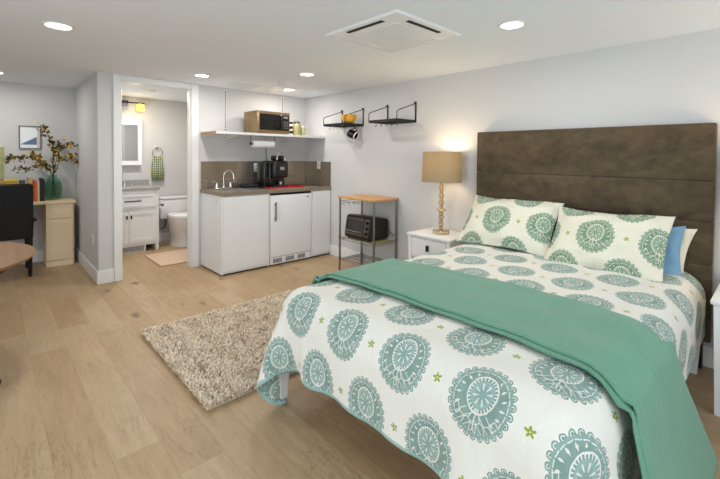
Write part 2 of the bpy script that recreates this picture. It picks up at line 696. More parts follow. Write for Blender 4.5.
for lx, ly in ((1.145, 1.822), (1.145, 0.36), (3.19, 0.36), (3.19, 1.822), (2.2, 1.09)):
    bm = B()
    s0, s1 = 0.019, 0.036
    v = [bm.verts.new((lx+a*s, ly+b*s, z)) for z, s in ((0.001, s0), (0.30, s1)) for a, b in ((-1, -1), (1, -1), (1, 1), (-1, 1))]
    bm.faces.new(v[:4]); bm.faces.new(v[4:])
    for k in range(4):
        bm.faces.new((v[k], v[(k+1) % 4], v[4+(k+1) % 4], v[4+k]))
    obj('leg', bm, 'bed_white', bed)
tag(obj('mattress', box(B(), 1.15, 3.25, 0.36, 1.80, 0.325, 0.58, 0.05, 4), 'mattress_fabric', None, True),
    'thick white mattress on the bed frame, under the printed duvet', 'mattress')

# ---- duvet: cloth settled over a rounded box
medallion_mat('print_duvet', 1.13, 1.42, (0.0+0.02, 2.165-0.02, 0.85+0.02))


def drape(x0, x1, y0, y1, h, z0, steps=100, iters=9):
    nx, ny = int(round((x1-x0)/h))+1, int(round((y1-y0)/h))+1
    gx = np.linspace(x0, x1, nx)
    gy = np.linspace(y0, y1, ny)
    P = np.zeros((nx, ny, 3))
    P[..., 0] = gx[:, None]
    P[..., 1] = gy[None, :]
    rs = np.random.RandomState(3)
    P[..., 2] = z0
    for _ in range(14):
        kx, ky, ph = rs.uniform(2, 9), rs.uniform(2, 9), rs.uniform(0, 6)
        P[..., 2] += 0.0025*np.sin(kx*P[..., 0]+ky*P[..., 1]+ph)
    rest = P.copy()
    V = np.zeros_like(P)
    cen = np.array([(BX0+BX1)/2+0.1, (BY0+BY1)/2, 0.41])
    half = np.array([(BX1-BX0)/2+0.1, (BY1-BY0)/2, 0.21])
    R = 0.14
    hx_, hy_ = (x1-x0)/(nx-1), (y1-y0)/(ny-1)
    cons = []

    def add(di, dj, st, k):
        L = math.hypot(di*hx_, dj*hy_)
        for p in range(2*max(1, abs(di)) if di else 1):
            pass
        ni, nj = nx-abs(di), ny-abs(dj)
        for pi in range(2 if (di or dj) else 1):
            if di:
                per = 2*di
                for off in range(di):
                    s = np.arange(off+pi*di, ni, per)
                    if len(s):
                        cons.append((s, None, di, dj, L, k))
            else:
                per = 2*dj
                for off in range(dj):
                    s = np.arange(off+pi*dj, nj, per)
                    if len(s):
                        cons.append((None, s, di, dj, L, k))
    add(1, 0, 0, 1.0); add(0, 1, 0, 1.0); add(1, 1, 0, 0.5); add(1, -1, 0, 0.5); add(2, 0, 0, 0.55); add(0, 2, 0, 0.55); add(4, 0, 0, 0.3); add(0, 4, 0, 0.3)
    pin = (rest[..., 0] > 3.0) & (rest[..., 1] > BY0+0.1) & (rest[..., 1] < BY1-0.1)
    dt = 1/50
    for st in range(steps):
        V[..., 2] -= 9.8*dt
        V *= 0.975 if st < steps*0.6 else 0.9
        prev = P.copy()
        P = P+V*dt
        for it in range(iters):
            for (si, sj, di, dj, L, k) in cons:
                if si is not None:
                    if dj >= 0:
                        A = (si[:, None], np.arange(0, ny-dj)[None, :])
                        Bq = (si[:, None]+di, np.arange(dj, ny)[None, :])
                    else:
                        A = (si[:, None], np.arange(-dj, ny)[None, :])
                        Bq = (si[:, None]+di, np.arange(0, ny+dj)[None, :])
                else:
                    A = (np.arange(nx)[:, None], sj[None, :])
                    Bq = (np.arange(nx)[:, None], sj[None, :]+dj)
                a, b = P[A], P[Bq]
                d = b-a
                l = np.sqrt((d*d).sum(-1, keepdims=True))+1e-9
                c = d*((l-L)/l*0.5*k)
                P[A] = a+c
                P[Bq] = b-c
            # collide with the rounded box
            q = P-cen
            aq = np.abs(q)-(half-R)
            o = np.maximum(aq, 0)
            lo = np.sqrt((o*o).sum(-1))
            sd = lo+np.minimum(aq.max(-1), 0)-R
            hit = sd < 0
            g = np.where(lo[..., None] > 1e-6, o/(lo[..., None]+1e-9), (aq == aq.max(-1, keepdims=True)).astype(float))*np.sign(q)
            P = np.where(hit[..., None], P-g*sd[..., None], P)
            P[..., 2] = np.maximum(P[..., 2], 0.012)
            P[..., 0] = np.minimum(P[..., 0], 3.235)
        mv = P-prev
        fr = np.where((sd < 0.004)[..., None], 0.35, 1.0)
        P = prev+mv*np.where((sd < 0.004)[..., None], np.array([0.35, 0.35, 1.0]), 1.0)
        P[pin, :2] = rest[pin, :2]
        V = (P-prev)/dt
    return P, rest


def grid_mesh(name, P, UVs, mt):
    nx, ny = P.shape[:2]
    me = bpy.data.meshes.new(name)
    faces = [(i*ny+j, (i+1)*ny+j, (i+1)*ny+j+1, i*ny+j+1) for i in range(nx-1) for j in range(ny-1)]
    me.from_pydata(P.reshape(-1, 3).tolist(), [], faces)
    uv = me.uv_layers.new(name='UVMap')
    idx = np.zeros(len(me.loops), dtype=np.int32)
    me.loops.foreach_get('vertex_index', idx)
    uv.data.foreach_set('uv', UVs.reshape(-1, 2)[idx].astype(np.float32).ravel())
    for p in me.polygons:
        p.use_smooth = True
    me.materials.append(M[mt].m)
    o = bpy.data.objects.new(name, me)
    C.objects.link(o)
    return o


DX0, DX1, DY0, DY1 = 0.85, 3.22, 0.0, 2.165
P, rest = drape(DX0, DX1, DY0, DY1, 0.027, 0.66)
# quilted softness
P[..., 2] += np.where(P[..., 2] > 0.58, 0.004*np.sin(rest[..., 0]*21+1.3*np.sin(rest[..., 1]*7))*np.sin(rest[..., 1]*17+rest[..., 0]*3), 0)
DUV = P.copy()
duvet = grid_mesh('duvet', P, rest[..., [1, 0]], 'print_duvet')
md = duvet.modifiers.new('thick', 'SOLIDIFY'); md.thickness = 0.016; md.offset = 1
ms = duvet.modifiers.new('sub', 'SUBSURF'); ms.levels = 1; ms.render_levels = 1
tag(duvet, 'white duvet printed with teal medallions spread over the bed', 'duvet')
nzc = np.zeros(3)
me_ = duvet.data
if me_.polygons[len(me_.polygons)//2].normal.z < 0:
    md.offset = -1

# ---- green throw across the bed
vs_ = [Vector(v) for v in P.reshape(-1, 3)]
nyy = P.shape[1]
fs_ = [(i*nyy+j, (i+1)*nyy+j, (i+1)*nyy+j+1, i*nyy+j+1) for i in range(P.shape[0]-1) for j in range(nyy-1)]
bvh = BVHTree.FromPolygons(vs_, fs_)
TOP = 0.655
yf, yn, Rr = BY1+0.03, BY0-0.03, 0.11
LF, LN = 0.36, 0.52


def prof(q):
    """q: arc length across the bed from the far top edge, negative = far drape"""
    a = yf-Rr
    b = yn+Rr
    L = a-b
    if q < 0:
        s = -q; sg = 1; e = a
    elif q > L:
        s = q-L; sg = -1; e = b
    else:
        return a-q, TOP
    qa = Rr*PI/2
    if s < qa:
        t = s/Rr
        return e+sg*Rr*math.sin(t), TOP-Rr*(1-math.cos(t))
    k_ = 0.16 if sg > 0 else 0.26
    return e+sg*(Rr+(s-qa)*k_), TOP-Rr-(s-qa)*math.sqrt(1-k_*k_)


def interp(x, xs, ys):
    return float(np.interp(x, xs, ys))


Ltop = (yf-Rr)-(yn+Rr)
qs = np.linspace(-LF-0.12, Ltop+LN+0.12, 110)


def throw_points(dx, lift, shrink=0.0, f0=0.0, f1=1.0, nxs=30):
    T = np.zeros((nxs, len(qs), 3))
    UVt = np.zeros((nxs, len(qs), 2))
    for j, q in enumerate(qs):
        y, z = prof(q)
        yk = (yf-Rr)-q       # unrolled y
        foot = interp(yk, [-0.6, -0.2, 0.1, 0.3, 0.43, 0.66, 0.95, 1.33, 1.8, 2.4], [1.34, 1.34, 1.355, 1.40, 1.44, 1.465, 1.47, 1.465, 1.43, 1.36])
        head = interp(yk, [-0.6, -0.2, 0.1, 0.3, 0.5, 0.75, 1.05, 1.42, 1.81, 2.4], [2.30, 2.12, 2.0, 1.98, 2.0, 2.03, 2.035, 1.995, 1.94, 1.88])
        for i in range(nxs):
            t = f0+(f1-f0)*i/(nxs-1)
            xx = foot+dx+(head-foot)*t
            ww = 0.006*math.sin(5*q+9*t)+0.004*math.sin(13*q+3*t)
            p = Vector((xx, y, z+lift))
            near, nrm, _, dist = bvh.find_nearest(p)
            if nrm is not None:
                if nrm.z < 0 and z > 0.5:
                    nrm = -nrm
                out = Vector((0, 0, 1)) if z > TOP-0.03 else Vector((0, 1 if y > 1 else -1, 0.3)).normalized()
                if nrm.dot(out) < 0:
                    nrm = -nrm
                sdist = (p-near).dot(nrm)
                need = 0.0215+lift+ww*0.3
                if sdist < need or z > TOP-0.05:
                    p = p+nrm*(need-sdist)
            T[i, j] = p
            UVt[i, j] = (q, t*(head-foot))
    # smooth
    for _ in range(3):
        Q = T.copy()
        Q[1:-1, 1:-1] = (T[1:-1, 1:-1]*2+T[:-2, 1:-1]+T[2:, 1:-1]+T[1:-1, :-2]+T[1:-1, 2:])/6
        T = Q
    return T, UVt


T, UVt = throw_points(0, 0.0095)
th = grid_mesh('throw_blanket', T, UVt, 'green_quilt')
sm = th.modifiers.new('thick', 'SOLIDIFY'); sm.thickness = 0.008; sm.offset = 0
tag(th, 'green quilted throw blanket laid across the middle of the bed', 'blanket')
T, UVt = throw_points(-0.022, 0.0, f1=0.5)
t2 = grid_mesh('folded_layer', T, UVt, 'green_quilt')
sm = t2.modifiers.new('thick', 'SOLIDIFY'); sm.thickness = 0.008; sm.offset = 0
t2.parent = th

# ---- pillows


def pillow(name, W_, H_, T_, loc, rot, mt, label, uv0=(0, 0), flange=0.03, group=None, droop=0.0, pinch=0.035):
    nu, nv = 34, 24
    bm = B()
    uvl = bm.loops.layers.uv.new('UVMap')
    rs = random.Random(name+str(loc[1]))
    ph = [rs.uniform(0, 6) for _ in range(6)]

    def pt(i, j, side):
        u, v = 2*i/nu-1, 2*j/nv-1
        au = min(1, abs(u)*(1+2*flange/W_)); av = min(1, abs(v)*(1+2*flange/H_))
        t = (max(0, 1-au**2.6)*max(0, 1-av**2.6))**0.55
        x = u*W_/2*(1-pinch*(1-v*v)*abs(u)**3)
        y = v*H_/2*(1-pinch*1.3*(1-u*u)*abs(v)**3)
        wr = 0.006*math.sin(9*u+5*v+ph[0])+0.004*math.sin(17*v-7*u+ph[1])
        z = side*(T_/2*t+0.002)+wr*(0.4+t)*(1 if side > 0 else 0.5)
        z += 0.012*math.sin(3*u+ph[2])*abs(v)**2+droop*(u*u)*(v)
        return Vector((x, y, z))
    lay = {}
    for side in (1, -1):
        for i in range(nu+1):
            for j in range(nv+1):
                lay[side, i, j] = bm.verts.new(pt(i, j, side))
    for side in (1, -1):
        for i in range(nu):
            for j in range(nv):
                q = [(i, j), (i+1, j), (i+1, j+1), (i, j+1)]
                if side < 0:
                    q = q[::-1]
                f = bm.faces.new([lay[side, a, b] for a, b in q])
                for lp, (a, b) in zip(f.loops, q):
                    lp[uvl].uv = (-(a/nu-0.5)*W_+uv0[0], (b/nv-0.5)*H_+uv0[1])

    bm.faces.ensure_lookup_table()
    rim = [(i, 0) for i in range(nu)]+[(nu, j) for j in range(nv)]+[(i, nv) for i in range(nu, 0, -1)]+[(0, j) for j in range(nv, 0, -1)]
    for k in range(len(rim)):
        a, b = rim[k], rim[(k+1) % len(rim)]
        f = bm.faces.new((lay[1, a[0], a[1]], lay[-1, a[0], a[1]], lay[-1, b[0], b[1]], lay[1, b[0], b[1]]))
        for lp in f.loops:
            lp[uvl].uv = (-5.163, -5.12)
    for f in bm.faces:
        if len(f.verts) == 4 and f.loops[0][uvl].uv.x < -5:
            f.material_index = 1
    o = obj(name, bm, mt, None, 2)
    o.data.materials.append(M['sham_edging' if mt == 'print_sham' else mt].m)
    o.matrix_world = Matrix.Translation(loc) @ rot
    tag(o, label, 'pillow', group)
    return o


def prot(lean, yaw=0, roll=0):
    """pillow facing -X: local x -> -Y world (right as seen), local y up, leaning back by lean degrees"""
    base_ = Matrix(((0, 0, -1), (-1, 0, 0), (0, 1, 0))).to_4x4()
    return Matrix.Rotation(math.radians(yaw), 4, 'Z') @ base_ @ Matrix.Rotation(math.radians(-lean), 4, 'X') @ Matrix.Rotation(math.radians(roll), 4, 'Z')


mat('sham_edging', (150, 178, 154), 0.85)
medallion_mat('print_sham', 0.0, 0.0, inks=((118, 148, 124), (160, 188, 160), (146, 172, 148)), base=((230, 227, 206), (237, 234, 216)), SU=0.355, SV=0.26, MR=0.126)  # creamier base and greener inks carry warm lamp light in the colour
g = 'printed pillow shams leaning on the headboard'
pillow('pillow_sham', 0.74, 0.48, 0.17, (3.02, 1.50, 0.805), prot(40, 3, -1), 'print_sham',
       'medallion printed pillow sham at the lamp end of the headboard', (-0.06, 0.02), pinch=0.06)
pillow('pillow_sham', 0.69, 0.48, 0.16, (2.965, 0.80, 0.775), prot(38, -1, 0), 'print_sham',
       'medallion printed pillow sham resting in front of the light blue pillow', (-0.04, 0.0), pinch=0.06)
pillow('pillow', 0.66, 0.40, 0.12, (3.11, 0.725, 0.695), prot(26, 0, 4), 'blue_cotton',
       'plain light blue pillow poking out behind the right printed sham', flange=0.0, droop=0.03, pinch=0.10)
pillow('pillow', 0.34, 0.34, 0.05, (3.185, 0.555, 0.755), prot(14, 0, -9), 'cream_cotton',
       'cream pillow, rearmost, showing one corner beyond the light blue pillow', flange=0.02, pinch=0.12)
pillow('pillow', 0.30, 0.30, 0.07, (3.15, 1.12, 0.78), prot(20, 0, 0), 'navy_cotton',
       'navy blue pillow glimpsed in the gap between the two printed shams', flange=0.0)

# ------------------------------------------------------------------ nightstands and lamps


def nightstand(x0, y0, label, zt=0.6, D=0.40, W_=0.47):
    t = thing('nightstand', label, 'nightstand', (x0+D/2, y0+W_/2, 0))
    x1, y1 = x0+D, y0+W_
    obj('top', box(B(), x0-0.012, x1, y0-0.012, y1+0.012, zt-0.025, zt, 0.006), 'bed_white', t, True)
    bm = B()
    box(bm, x0+0.018, x1-0.01, y0+0.01, y1-0.01, 0.36, zt-0.0255)
    obj('case', bm, 'bed_white', t)
    dr = obj('drawer', box(B(), x0+0.0, x0+0.0175, y0+0.045, y1-0.045, 0.385, zt-0.04, 0.003), 'bed_white', t)
    obj('drawer_handle', box(B(), x0-0.022, x0-0.0005, (y0+y1)/2-0.012, (y0+y1)/2+0.012, 0.455, 0.51, 0.003), 'black_metal', dr)
    for sx, sy in ((0, 0), (0, 1), (1, 0), (1, 1)):
        lx = x0+0.02 if sx == 0 else x1-0.025
        ly = y0+0.02 if sy == 0 else y1-0.02
        bm = B()
        v = [bm.verts.new((lx+a*s+ox, ly+b*s+oy, z)) for z, s, ox, oy in
             ((0.001, 0.017, 0, 0.012*(1-2*sy)), (zt-0.027, 0.02, 0, 0)) for a, b in ((-1, -1), (1, -1), (1, 1), (-1, 1))]
        bm.faces.new(v[:4]); bm.faces.new(v[4:])
        for k in range(4):
            bm.faces.new((v[k], v[(k+1) % 4], v[4+(k+1) % 4], v[4+k]))
        obj('leg', bm, 'bed_white', t)
    return t


nightstand(2.94, 1.985, 'white nightstand with one black handled drawer, under the table lamp')
nightstand(2.735, -0.235, 'white nightstand cut off by the right edge of the photo, beyond the bed', D=0.58)


def lamp(lx, ly, z0, label, power):
    t = thing('table_lamp', label, 'lamp', (lx, ly, z0))
    obj('base', lathe(B(), [(0.001, z0+0.001), (0.078, z0+0.001), (0.08, z0+0.006), (0.08, z0+0.028), (0.074, z0+0.034), (0.03, z0+0.04), (0.001, z0+0.042)], 32, lx, ly), 'amber_crystal', t, True)
    bm = B()
    z = z0+0.042
    k = 0
    sizes = [0.020, 0.029, 0.018, 0.029, 0.02, 0.046, 0.02, 0.029, 0.018, 0.029, 0.020, 0.026, 0.02]
    for r in sizes:
        hh = r*1.35 if r < 0.03 else r*0.9
        pr = [(0.008, z)]+[(r*math.sin(PI*q/6), z+hh*(1-math.cos(PI*q/6))/2) for q in range(1, 6)]+[(0.008, z+hh)]
        lathe(bm, pr, 12, lx, ly)
        z += hh+0.001
        k += 1
    zt = z
    obj('column', bm, 'amber_crystal', t, False)
    zz = z0+0.04
    for r in sizes:
        bm = B()
        hh = r*1.35 if r < 0.03 else r*0.9
        lathe(bm, [(0.006, zz-0.004), (0.019, zz-0.005), (0.019, zz+0.004), (0.006, zz+0.003)], 14, lx, ly)
        obj('gold_ring', bm, 'gold', t, True)
        zz += hh+0.001
    bm = B()
    lathe(bm, [(0.006, zt), (0.022, zt+0.006), (0.03, zt+0.03), (0.018, zt+0.05), (0.026, zt+0.062), (0.016, zt+0.08), (0.006, z0+0.52)], 16, lx, ly)
    obj('socket_cup', bm, 'gold', t, True)
    s0, s1 = z0+0.49, z0+0.772
    n = 48
    bm = B()
    lathe(bm, [(0.186, s0), (0.178, s1), (0.1755, s1), (0.1835, s0), (0.186, s0)], n, lx, ly, close=False)
    obj('lamp_shade', bm, 'lamp_shade', t, True)
    bm = B()
    for k in range(3):
        a = 2*PI*k/3
        tube(bm, [(lx, ly, s1-0.05), (lx+0.177*math.cos(a), ly+0.177*math.sin(a), s1-0.012)], 0.002, 6)
    tube(bm, [(lx, ly, z0+0.5), (lx, ly, s1-0.045)], 0.005, 8)
    obj('spider', bm, 'gold', t, True)
    obj('bulb', lathe(B(), [(0.012, z0+0.56), (0.028, z0+0.60), (0.034, z0+0.63), (0.026, z0+0.66), (0.004, z0+0.675)], 16, lx, ly), 'bulb_glow', t, True)
    l = bpy.data.lights.new('lamp_light', 'POINT')
    l.energy = power
    l.color = (1.0, 0.80, 0.54)
    l.shadow_soft_size = 0.07
    lo = bpy.data.objects.new('lamp_light', l)
    C.objects.link(lo)
    lo.parent = t
    lo.location = (0, 0, 0.72)
    return t


lamp(3.13, 2.213, 0.6, 'lit table lamp with drum shade and stacked crystal stem by the bed', 5.5)
lamp(3.10, -0.02, 0.6, 'lit table lamp standing on the nightstand outside the right photo edge', 5.5)
cb_ = B()
tube(cb_, [(3.2, 2.26, 0.604), (3.25, 2.20, 0.604), (3.28, 2.12, 0.604), (3.3, 2.05, 0.604)], 0.003, 6)
# ------------------------------------------------------------------ rug
RX0, RX1, RY0, RY1 = 0.81, 2.42, 2.0, 3.2
rug = thing('shag_rug', 'beige and cream shag rug on the floor beside the bed', 'rug', (1.6, 2.6, 0))
obj('backing', box(B(), RX0+0.01, RX1-0.01, RY0+0.01, RY1-0.01, 0.001, 0.012), 'rug_backing', rug)
rs = np.random.RandomState(5)
N = 70000
bx = rs.uniform(RX0, RX1, N)
by = rs.uniform(RY0, RY1, N)
ang = rs.uniform(0, 2*PI, N)
cl = rs.normal(0, 1, (N, 2))
# clumping direction field
fld = np.stack([np.sin(bx*23+3*np.sin(by*17))+np.sin(by*31), np.cos(by*19+2*np.sin(bx*29))+np.sin(bx*37+1)], 1)*0.5
Dv = fld*0.45+cl*0.9
lnz = np.sqrt((Dv**2).sum(1))[:, None]+0.3
Dv = Dv/lnz
hgt = rs.uniform(0.016, 0.030, N)
wid = rs.uniform(0.0026, 0.0048, N)
lean = rs.uniform(0.006, 0.026, N)
base_ = np.stack([bx, by, np.full(N, 0.012)], 1)
side = np.stack([-Dv[:, 1], Dv[:, 0], np.zeros(N)], 1)*wid[:, None]
mid = base_+np.stack([Dv[:, 0]*lean*0.35, Dv[:, 1]*lean*0.35, hgt*0.7], 1)
tip = base_+np.stack([Dv[:, 0]*lean*1.3, Dv[:, 1]*lean*1.3, hgt], 1)
vv = np.stack([base_-side, base_+side, mid+side*1.2, mid-side*1.2, tip+side*0.7, tip-side*0.7], 1).reshape(-1, 3)
ff = []
idx = np.arange(N)*6
q1 = np.stack([idx, idx+1, idx+2, idx+3], 1)
q2 = np.stack([idx+3, idx+2, idx+4, idx+5], 1)
ff = np.concatenate([q1, q2])
me = bpy.data.meshes.new('pile')
me.vertices.add(len(vv))
me.vertices.foreach_set('co', (vv-np.array([1.6, 2.6, 0])).astype(np.float32).ravel())
me.loops.add(len(ff)*4)
me.loops.foreach_set('vertex_index', ff.astype(np.int32).ravel())
me.polygons.add(len(ff))
me.polygons.foreach_set('loop_start', (np.arange(len(ff))*4).astype(np.int32))
me.update(calc_edges=True)
me.materials.append(M['rug_pile'].m)
o = bpy.data.objects.new('pile', me)
C.objects.link(o)
o.parent = rug
o['kind'] = 'stuff'

# ------------------------------------------------------------------ kitchen
KX0, KX1, KY0 = 1.841, 3.348, 4.1435
CT = 0.914
k1 = thing('sink_cabinet', 'white base cabinet with single flat door under the sink', 'cabinet', (2.13, 4.43, 0))
bm = B()
box(bm, KX0, 2.425, KY0+0.02, 4.728, 0.016, CT-0.041, 0.002)
obj('body', bm, 'cabinet_white', k1)
obj('door', box(B(), KX0+0.022, 2.405, KY0+0.001, KY0+0.0195, 0.04, CT-0.05, 0.003), 'cabinet_white', k1)
for a, b in ((KX0, KX0+0.02), (2.407, 2.425)):
    obj('stile', box(B(), a, b, KY0+0.001, KY0+0.0195, 0.016, CT-0.041, 0.002), 'cabinet_white', k1)
obj('door_pull', box(B(), 2.335, 2.342, KY0-0.006, KY0+0.0005, 0.55, 0.70, 0.002), 'cabinet_white', k1)
obj('toe_gap_strip', box(B(), KX0+0.01, 2.42, KY0+0.025, 4.72, 0.001, 0.0155), 'black_gap', k1)
for yy_ in (4.25, 4.55):
    obj('side_clip', box(B(), KX0-0.004, KX0-0.0005, yy_-0.035, yy_+0.035, 0.80, 0.825, 0.001), 'appliance_white', k1)

fr = thing('mini_fridge', 'white undercounter fridge with a steel bar handle in the middle of the kitchenette', 'fridge', (2.73, 4.43, 0))
obj('body', box(B(), 2.435, 3.03, KY0+0.05, 4.72, 0.016, 0.84, 0.004), 'appliance_white', fr)
dr = obj('door', box(B(), 2.437, 3.028, KY0-0.004, KY0+0.047, 0.105, 0.845, 0.008, 3), 'appliance_white', fr, True)
bm = B()
tube(bm, [(2.487, KY0-0.04, 0.54), (2.487, KY0-0.04, 0.77)], 0.009, 12)
for z in (0.57, 0.74):
    tube(bm, [(2.487, KY0-0.04, z), (2.487, KY0-0.0045, z)], 0.006, 10)
obj('door_handle', bm, 'pewter', dr, True)
obj('top_gap', box(B(), 2.436, 3.03, KY0+0.012, KY0+0.03, 0.848, 0.8735), 'black_gap', fr)  # black strip colours in the shade of the gap under the counter
obj('badge', box(B(), 2.95, 2.99, KY0-0.0065, KY0-0.0045, 0.80, 0.812), 'grey_plastic', dr)
obj('kick_panel', box(B(), 2.44, 3.025, KY0+0.004, KY0+0.048, 0.018, 0.10, 0.003), 'appliance_white', fr)
for a, b in ((2.475, 2.60), (2.65, 2.775), (2.825, 2.94)):
    bm = B()
    n = 7
    for k in range(n):
        xa = a+(b-a)*k/n
        box(bm, xa, xa+(b-a)/n*0.72, KY0+0.0015, KY0+0.0037, 0.035, 0.085)
    obj('vent_grille', bm, 'grey_plastic', fr)
obj('foot_shadow_gap', box(B(), 2.44, 3.02, KY0+0.03, 4.70, 0.001, 0.0155), 'black_gap', fr).name = 'toe_gap_strip'  # black strip painted in for the shadow gap below the fridge
k2 = thing('base_cabinet', 'narrow white base cabinet between the fridge and the right wall', 'cabinet', (3.19, 4.43, 0))
obj('body', box(B(), 3.04, KX1, KY0+0.02, 4.728, 0.016, CT-0.041, 0.002), 'cabinet_white', k2)
obj('door', box(B(), 3.055, KX1-0.005, KY0+0.001, KY0+0.0195, 0.04, CT-0.05, 0.003), 'cabinet_white', k2)
obj('toe_gap_strip', box(B(), 3.04, KX1-0.005, KY0+0.025, 4.72, 0.001, 0.0155), 'black_gap', k2)

# counter with a sink cut-out made of strips
ct = thing('countertop', 'grey brown stone countertop running over fridge and cabinets', 'countertop', (2.6, 4.43, CT))
SX0, SX1, SY0, SY1 = 2.02, 2.46, 4.215, 4.50
bm = B()
z0, z1 = CT-0.04, CT
box(bm, KX0-0.006, SX0, KY0-0.008, 4.728, z0, z1)
box(bm, SX1, KX1, KY0-0.008, 4.728, z0, z1)
box(bm, SX0, SX1, KY0-0.008, SY0, z0, z1)
box(bm, SX0, SX1, SY1, 4.728, z0, z1)
obj('slab', bm, 'counter_stone', ct)
bm = B()
for a in (((SX0-0.014, SX0+0.006), (SY0-0.014, SY1+0.014)), ((SX1-0.006, SX1+0.014), (SY0-0.014, SY1+0.014)),
          ((SX0+0.006, SX1-0.006), (SY0-0.014, SY0+0.006)), ((SX0+0.006, SX1-0.006), (SY1-0.006, SY1+0.014))):
    box(bm, a[0][0], a[0][1], a[1][0], a[1][1], CT+0.0003, CT+0.004, 0.0015)
box(bm, SX0+0.001, SX0+0.004, SY0+0.001, SY1-0.001, 0.78, CT)
box(bm, SX1-0.004, SX1-0.001, SY0+0.001, SY1-0.001, 0.78, CT)
box(bm, SX0+0.001, SX1-0.001, SY0+0.001, SY0+0.004, 0.78, CT)
box(bm, SX0+0.001, SX1-0.001, SY1-0.004, SY1-0.001, 0.78, CT)
box(bm, SX0+0.001, SX1-0.001, SY0+0.001, SY1-0.001, 0.777, 0.78)
obj('sink_basin', bm, 'steel', ct)
obj('outlet_cap', box(B(), 3.20, 3.27, 4.22, 4.25, CT+0.0005, CT+0.006, 0.002), 'black_plastic', ct)
# splash
bs = thing('backsplash', 'bronze toned metallic tile backsplash wrapping the corner above the countertop', 'backsplash', (2.6, 4.72, CT))
bm = B()
ZS = 1.2445
xs = [KX0, 2.30, 2.70, 3.02, XR-0.013]
for a, b in zip(xs, xs[1:]):
    box(bm, a+0.0008, b-0.0008, YB-0.011, YB-0.0008, CT+0.001, 1.023, 0.001)
    box(bm, a+0.0008, b-0.0008, YB-0.011, YB-0.0008, 1.0255, ZS, 0.001)
obj('rear_tiles', bm, 'splash_tile', bs)
bm = B()
ys = [KY0, 4.43, YB-0.013]
for a, b in zip(ys, ys[1:]):
    box(bm, XR-0.011, XR-0.0008, a+0.0008, b-0.0008, CT+0.001, 1.023, 0.001)
    box(bm, XR-0.011, XR-0.0008, a+0.0008, b-0.0008, 1.0255, ZS, 0.001)
obj('side_tiles', bm, 'splash_tile', bs)

# faucet
fx_ = 2.055
fa = thing('faucet', 'chrome two handled gooseneck faucet behind the sink', 'faucet', (fx_, 4.57, CT))
bm = B()
box(bm, fx_-0.115, fx_+0.115, 4.545, 4.60, CT+0.001, CT+0.022, 0.008, 3)
obj('deck_plate', bm, 'chrome', fa, True)
bm = B()
pts = [(fx_, 4.572, CT+0.02), (fx_, 4.572, CT+0.15)]
for k in range(1, 10):
    a = PI*k/9
    pts.append((fx_+0.048-0.048*math.cos(a), 4.572-(0.03*(1-math.cos(a))), CT+0.15+0.07*math.sin(a)))
pts.append((fx_+0.097, 4.51, CT+0.12))
tube(bm, pts, 0.0085, 12)
lathe(bm, [(0.018, CT+0.02), (0.018, CT+0.04), (0.011, CT+0.06)], 16, fx_, 4.572)
obj('spout', bm, 'chrome', fa, True)
for sx in (-1, 1):
    bm = B()
    cx = fx_+sx*0.085
    lathe(bm, [(0.018, CT+0.02), (0.02, CT+0.04), (0.013, CT+0.065), (0.016, CT+0.085), (0.004, CT+0.092)], 16, cx, 4.572)
    tube(bm, [(cx, 4.572, CT+0.08), (cx+sx*0.055, 4.56, CT+0.098)], 0.006, 8)
    obj('tap_handle', bm, 'chrome', fa, True)
# cloth, tray
tag(obj('dish_towel', box(B(), 2.30, 2.52, 4.53, 4.66, CT+0.0015, CT+0.045, 0.018, 3), 'navy_cloth', None, True),
    'dark blue folded dish towel between the faucet and the red tray', 'towel')
tr_ = thing('serving_tray', 'red tray under the black coffee maker on the countertop', 'tray', (2.75, 4.45, CT))
bm = B()
box(bm, 2.52, 3.0, 4.285, 4.62, CT+0.001, CT+0.006, 0.002)
for a in ((2.512, 2.522, 4.277, 4.628), (2.998, 3.008, 4.277, 4.628)):
    box(bm, a[0], a[1], a[2], a[3], CT+0.001, CT+0.018, 0.002)
for a in ((2.522, 2.998, 4.277, 4.287), (2.522, 2.998, 4.618, 4.628)):
    box(bm, a[0], a[1], a[2], a[3], CT+0.001, CT+0.018, 0.002)
obj('tray_body', bm, 'red_silicone', tr_)
cm = thing('coffee_maker', 'black pod coffee maker with raised chrome handle on the red tray', 'coffee maker', (2.68, 4.43, CT))
Z0 = CT+0.0065
bm = B()
box(bm, 2.565, 2.80, 4.40, 4.59, Z0+0.0, Z0+0.335, 0.025, 3)
box(bm, 2.575, 2.79, 4.30, 4.41, Z0+0.12, Z0+0.335, 0.03, 4)
obj('body', bm, 'pump_black', cm, True)
obj('drip_tray', box(B(), 2.58, 2.785, 4.295, 4.399, Z0, Z0+0.035, 0.008), 'black_plastic', cm, True)
obj('water_tank', box(B(), 2.495, 2.562, 4.40, 4.585, Z0+0.001, Z0+0.315, 0.012, 3), 'glass_dark', cm, True)
obj('lid', box(B(), 2.635, 2.765, 4.33, 4.50, Z0+0.336, Z0+0.40, 0.025, 4), 'pump_black', cm, True)
bm = B()
pts = [(2.60, 4.33, Z0+0.30)]
for k in range(0, 13):
    a = PI*k/12
    pts.append((2.685-0.055*math.cos(a), 4.325, Z0+0.345+0.10*math.sin(a)))
tube(bm, pts[1:], 0.009, 10)
obj('handle', bm, 'chrome', cm, True)
obj('control_panel', box(B(), 2.66, 2.72, 4.293, 4.2995, Z0+0.22, Z0+0.26, 0.001), 'steel', cm)
obj('cup_stand', lathe(B(), [(0.001, Z0+0.036), (0.022, Z0+0.036), (0.024, Z0+0.075), (0.018, Z0+0.078), (0.001, Z0+0.078)], 16, 2.70, 4.345), 'steel', cm, True)

# outlets and switches


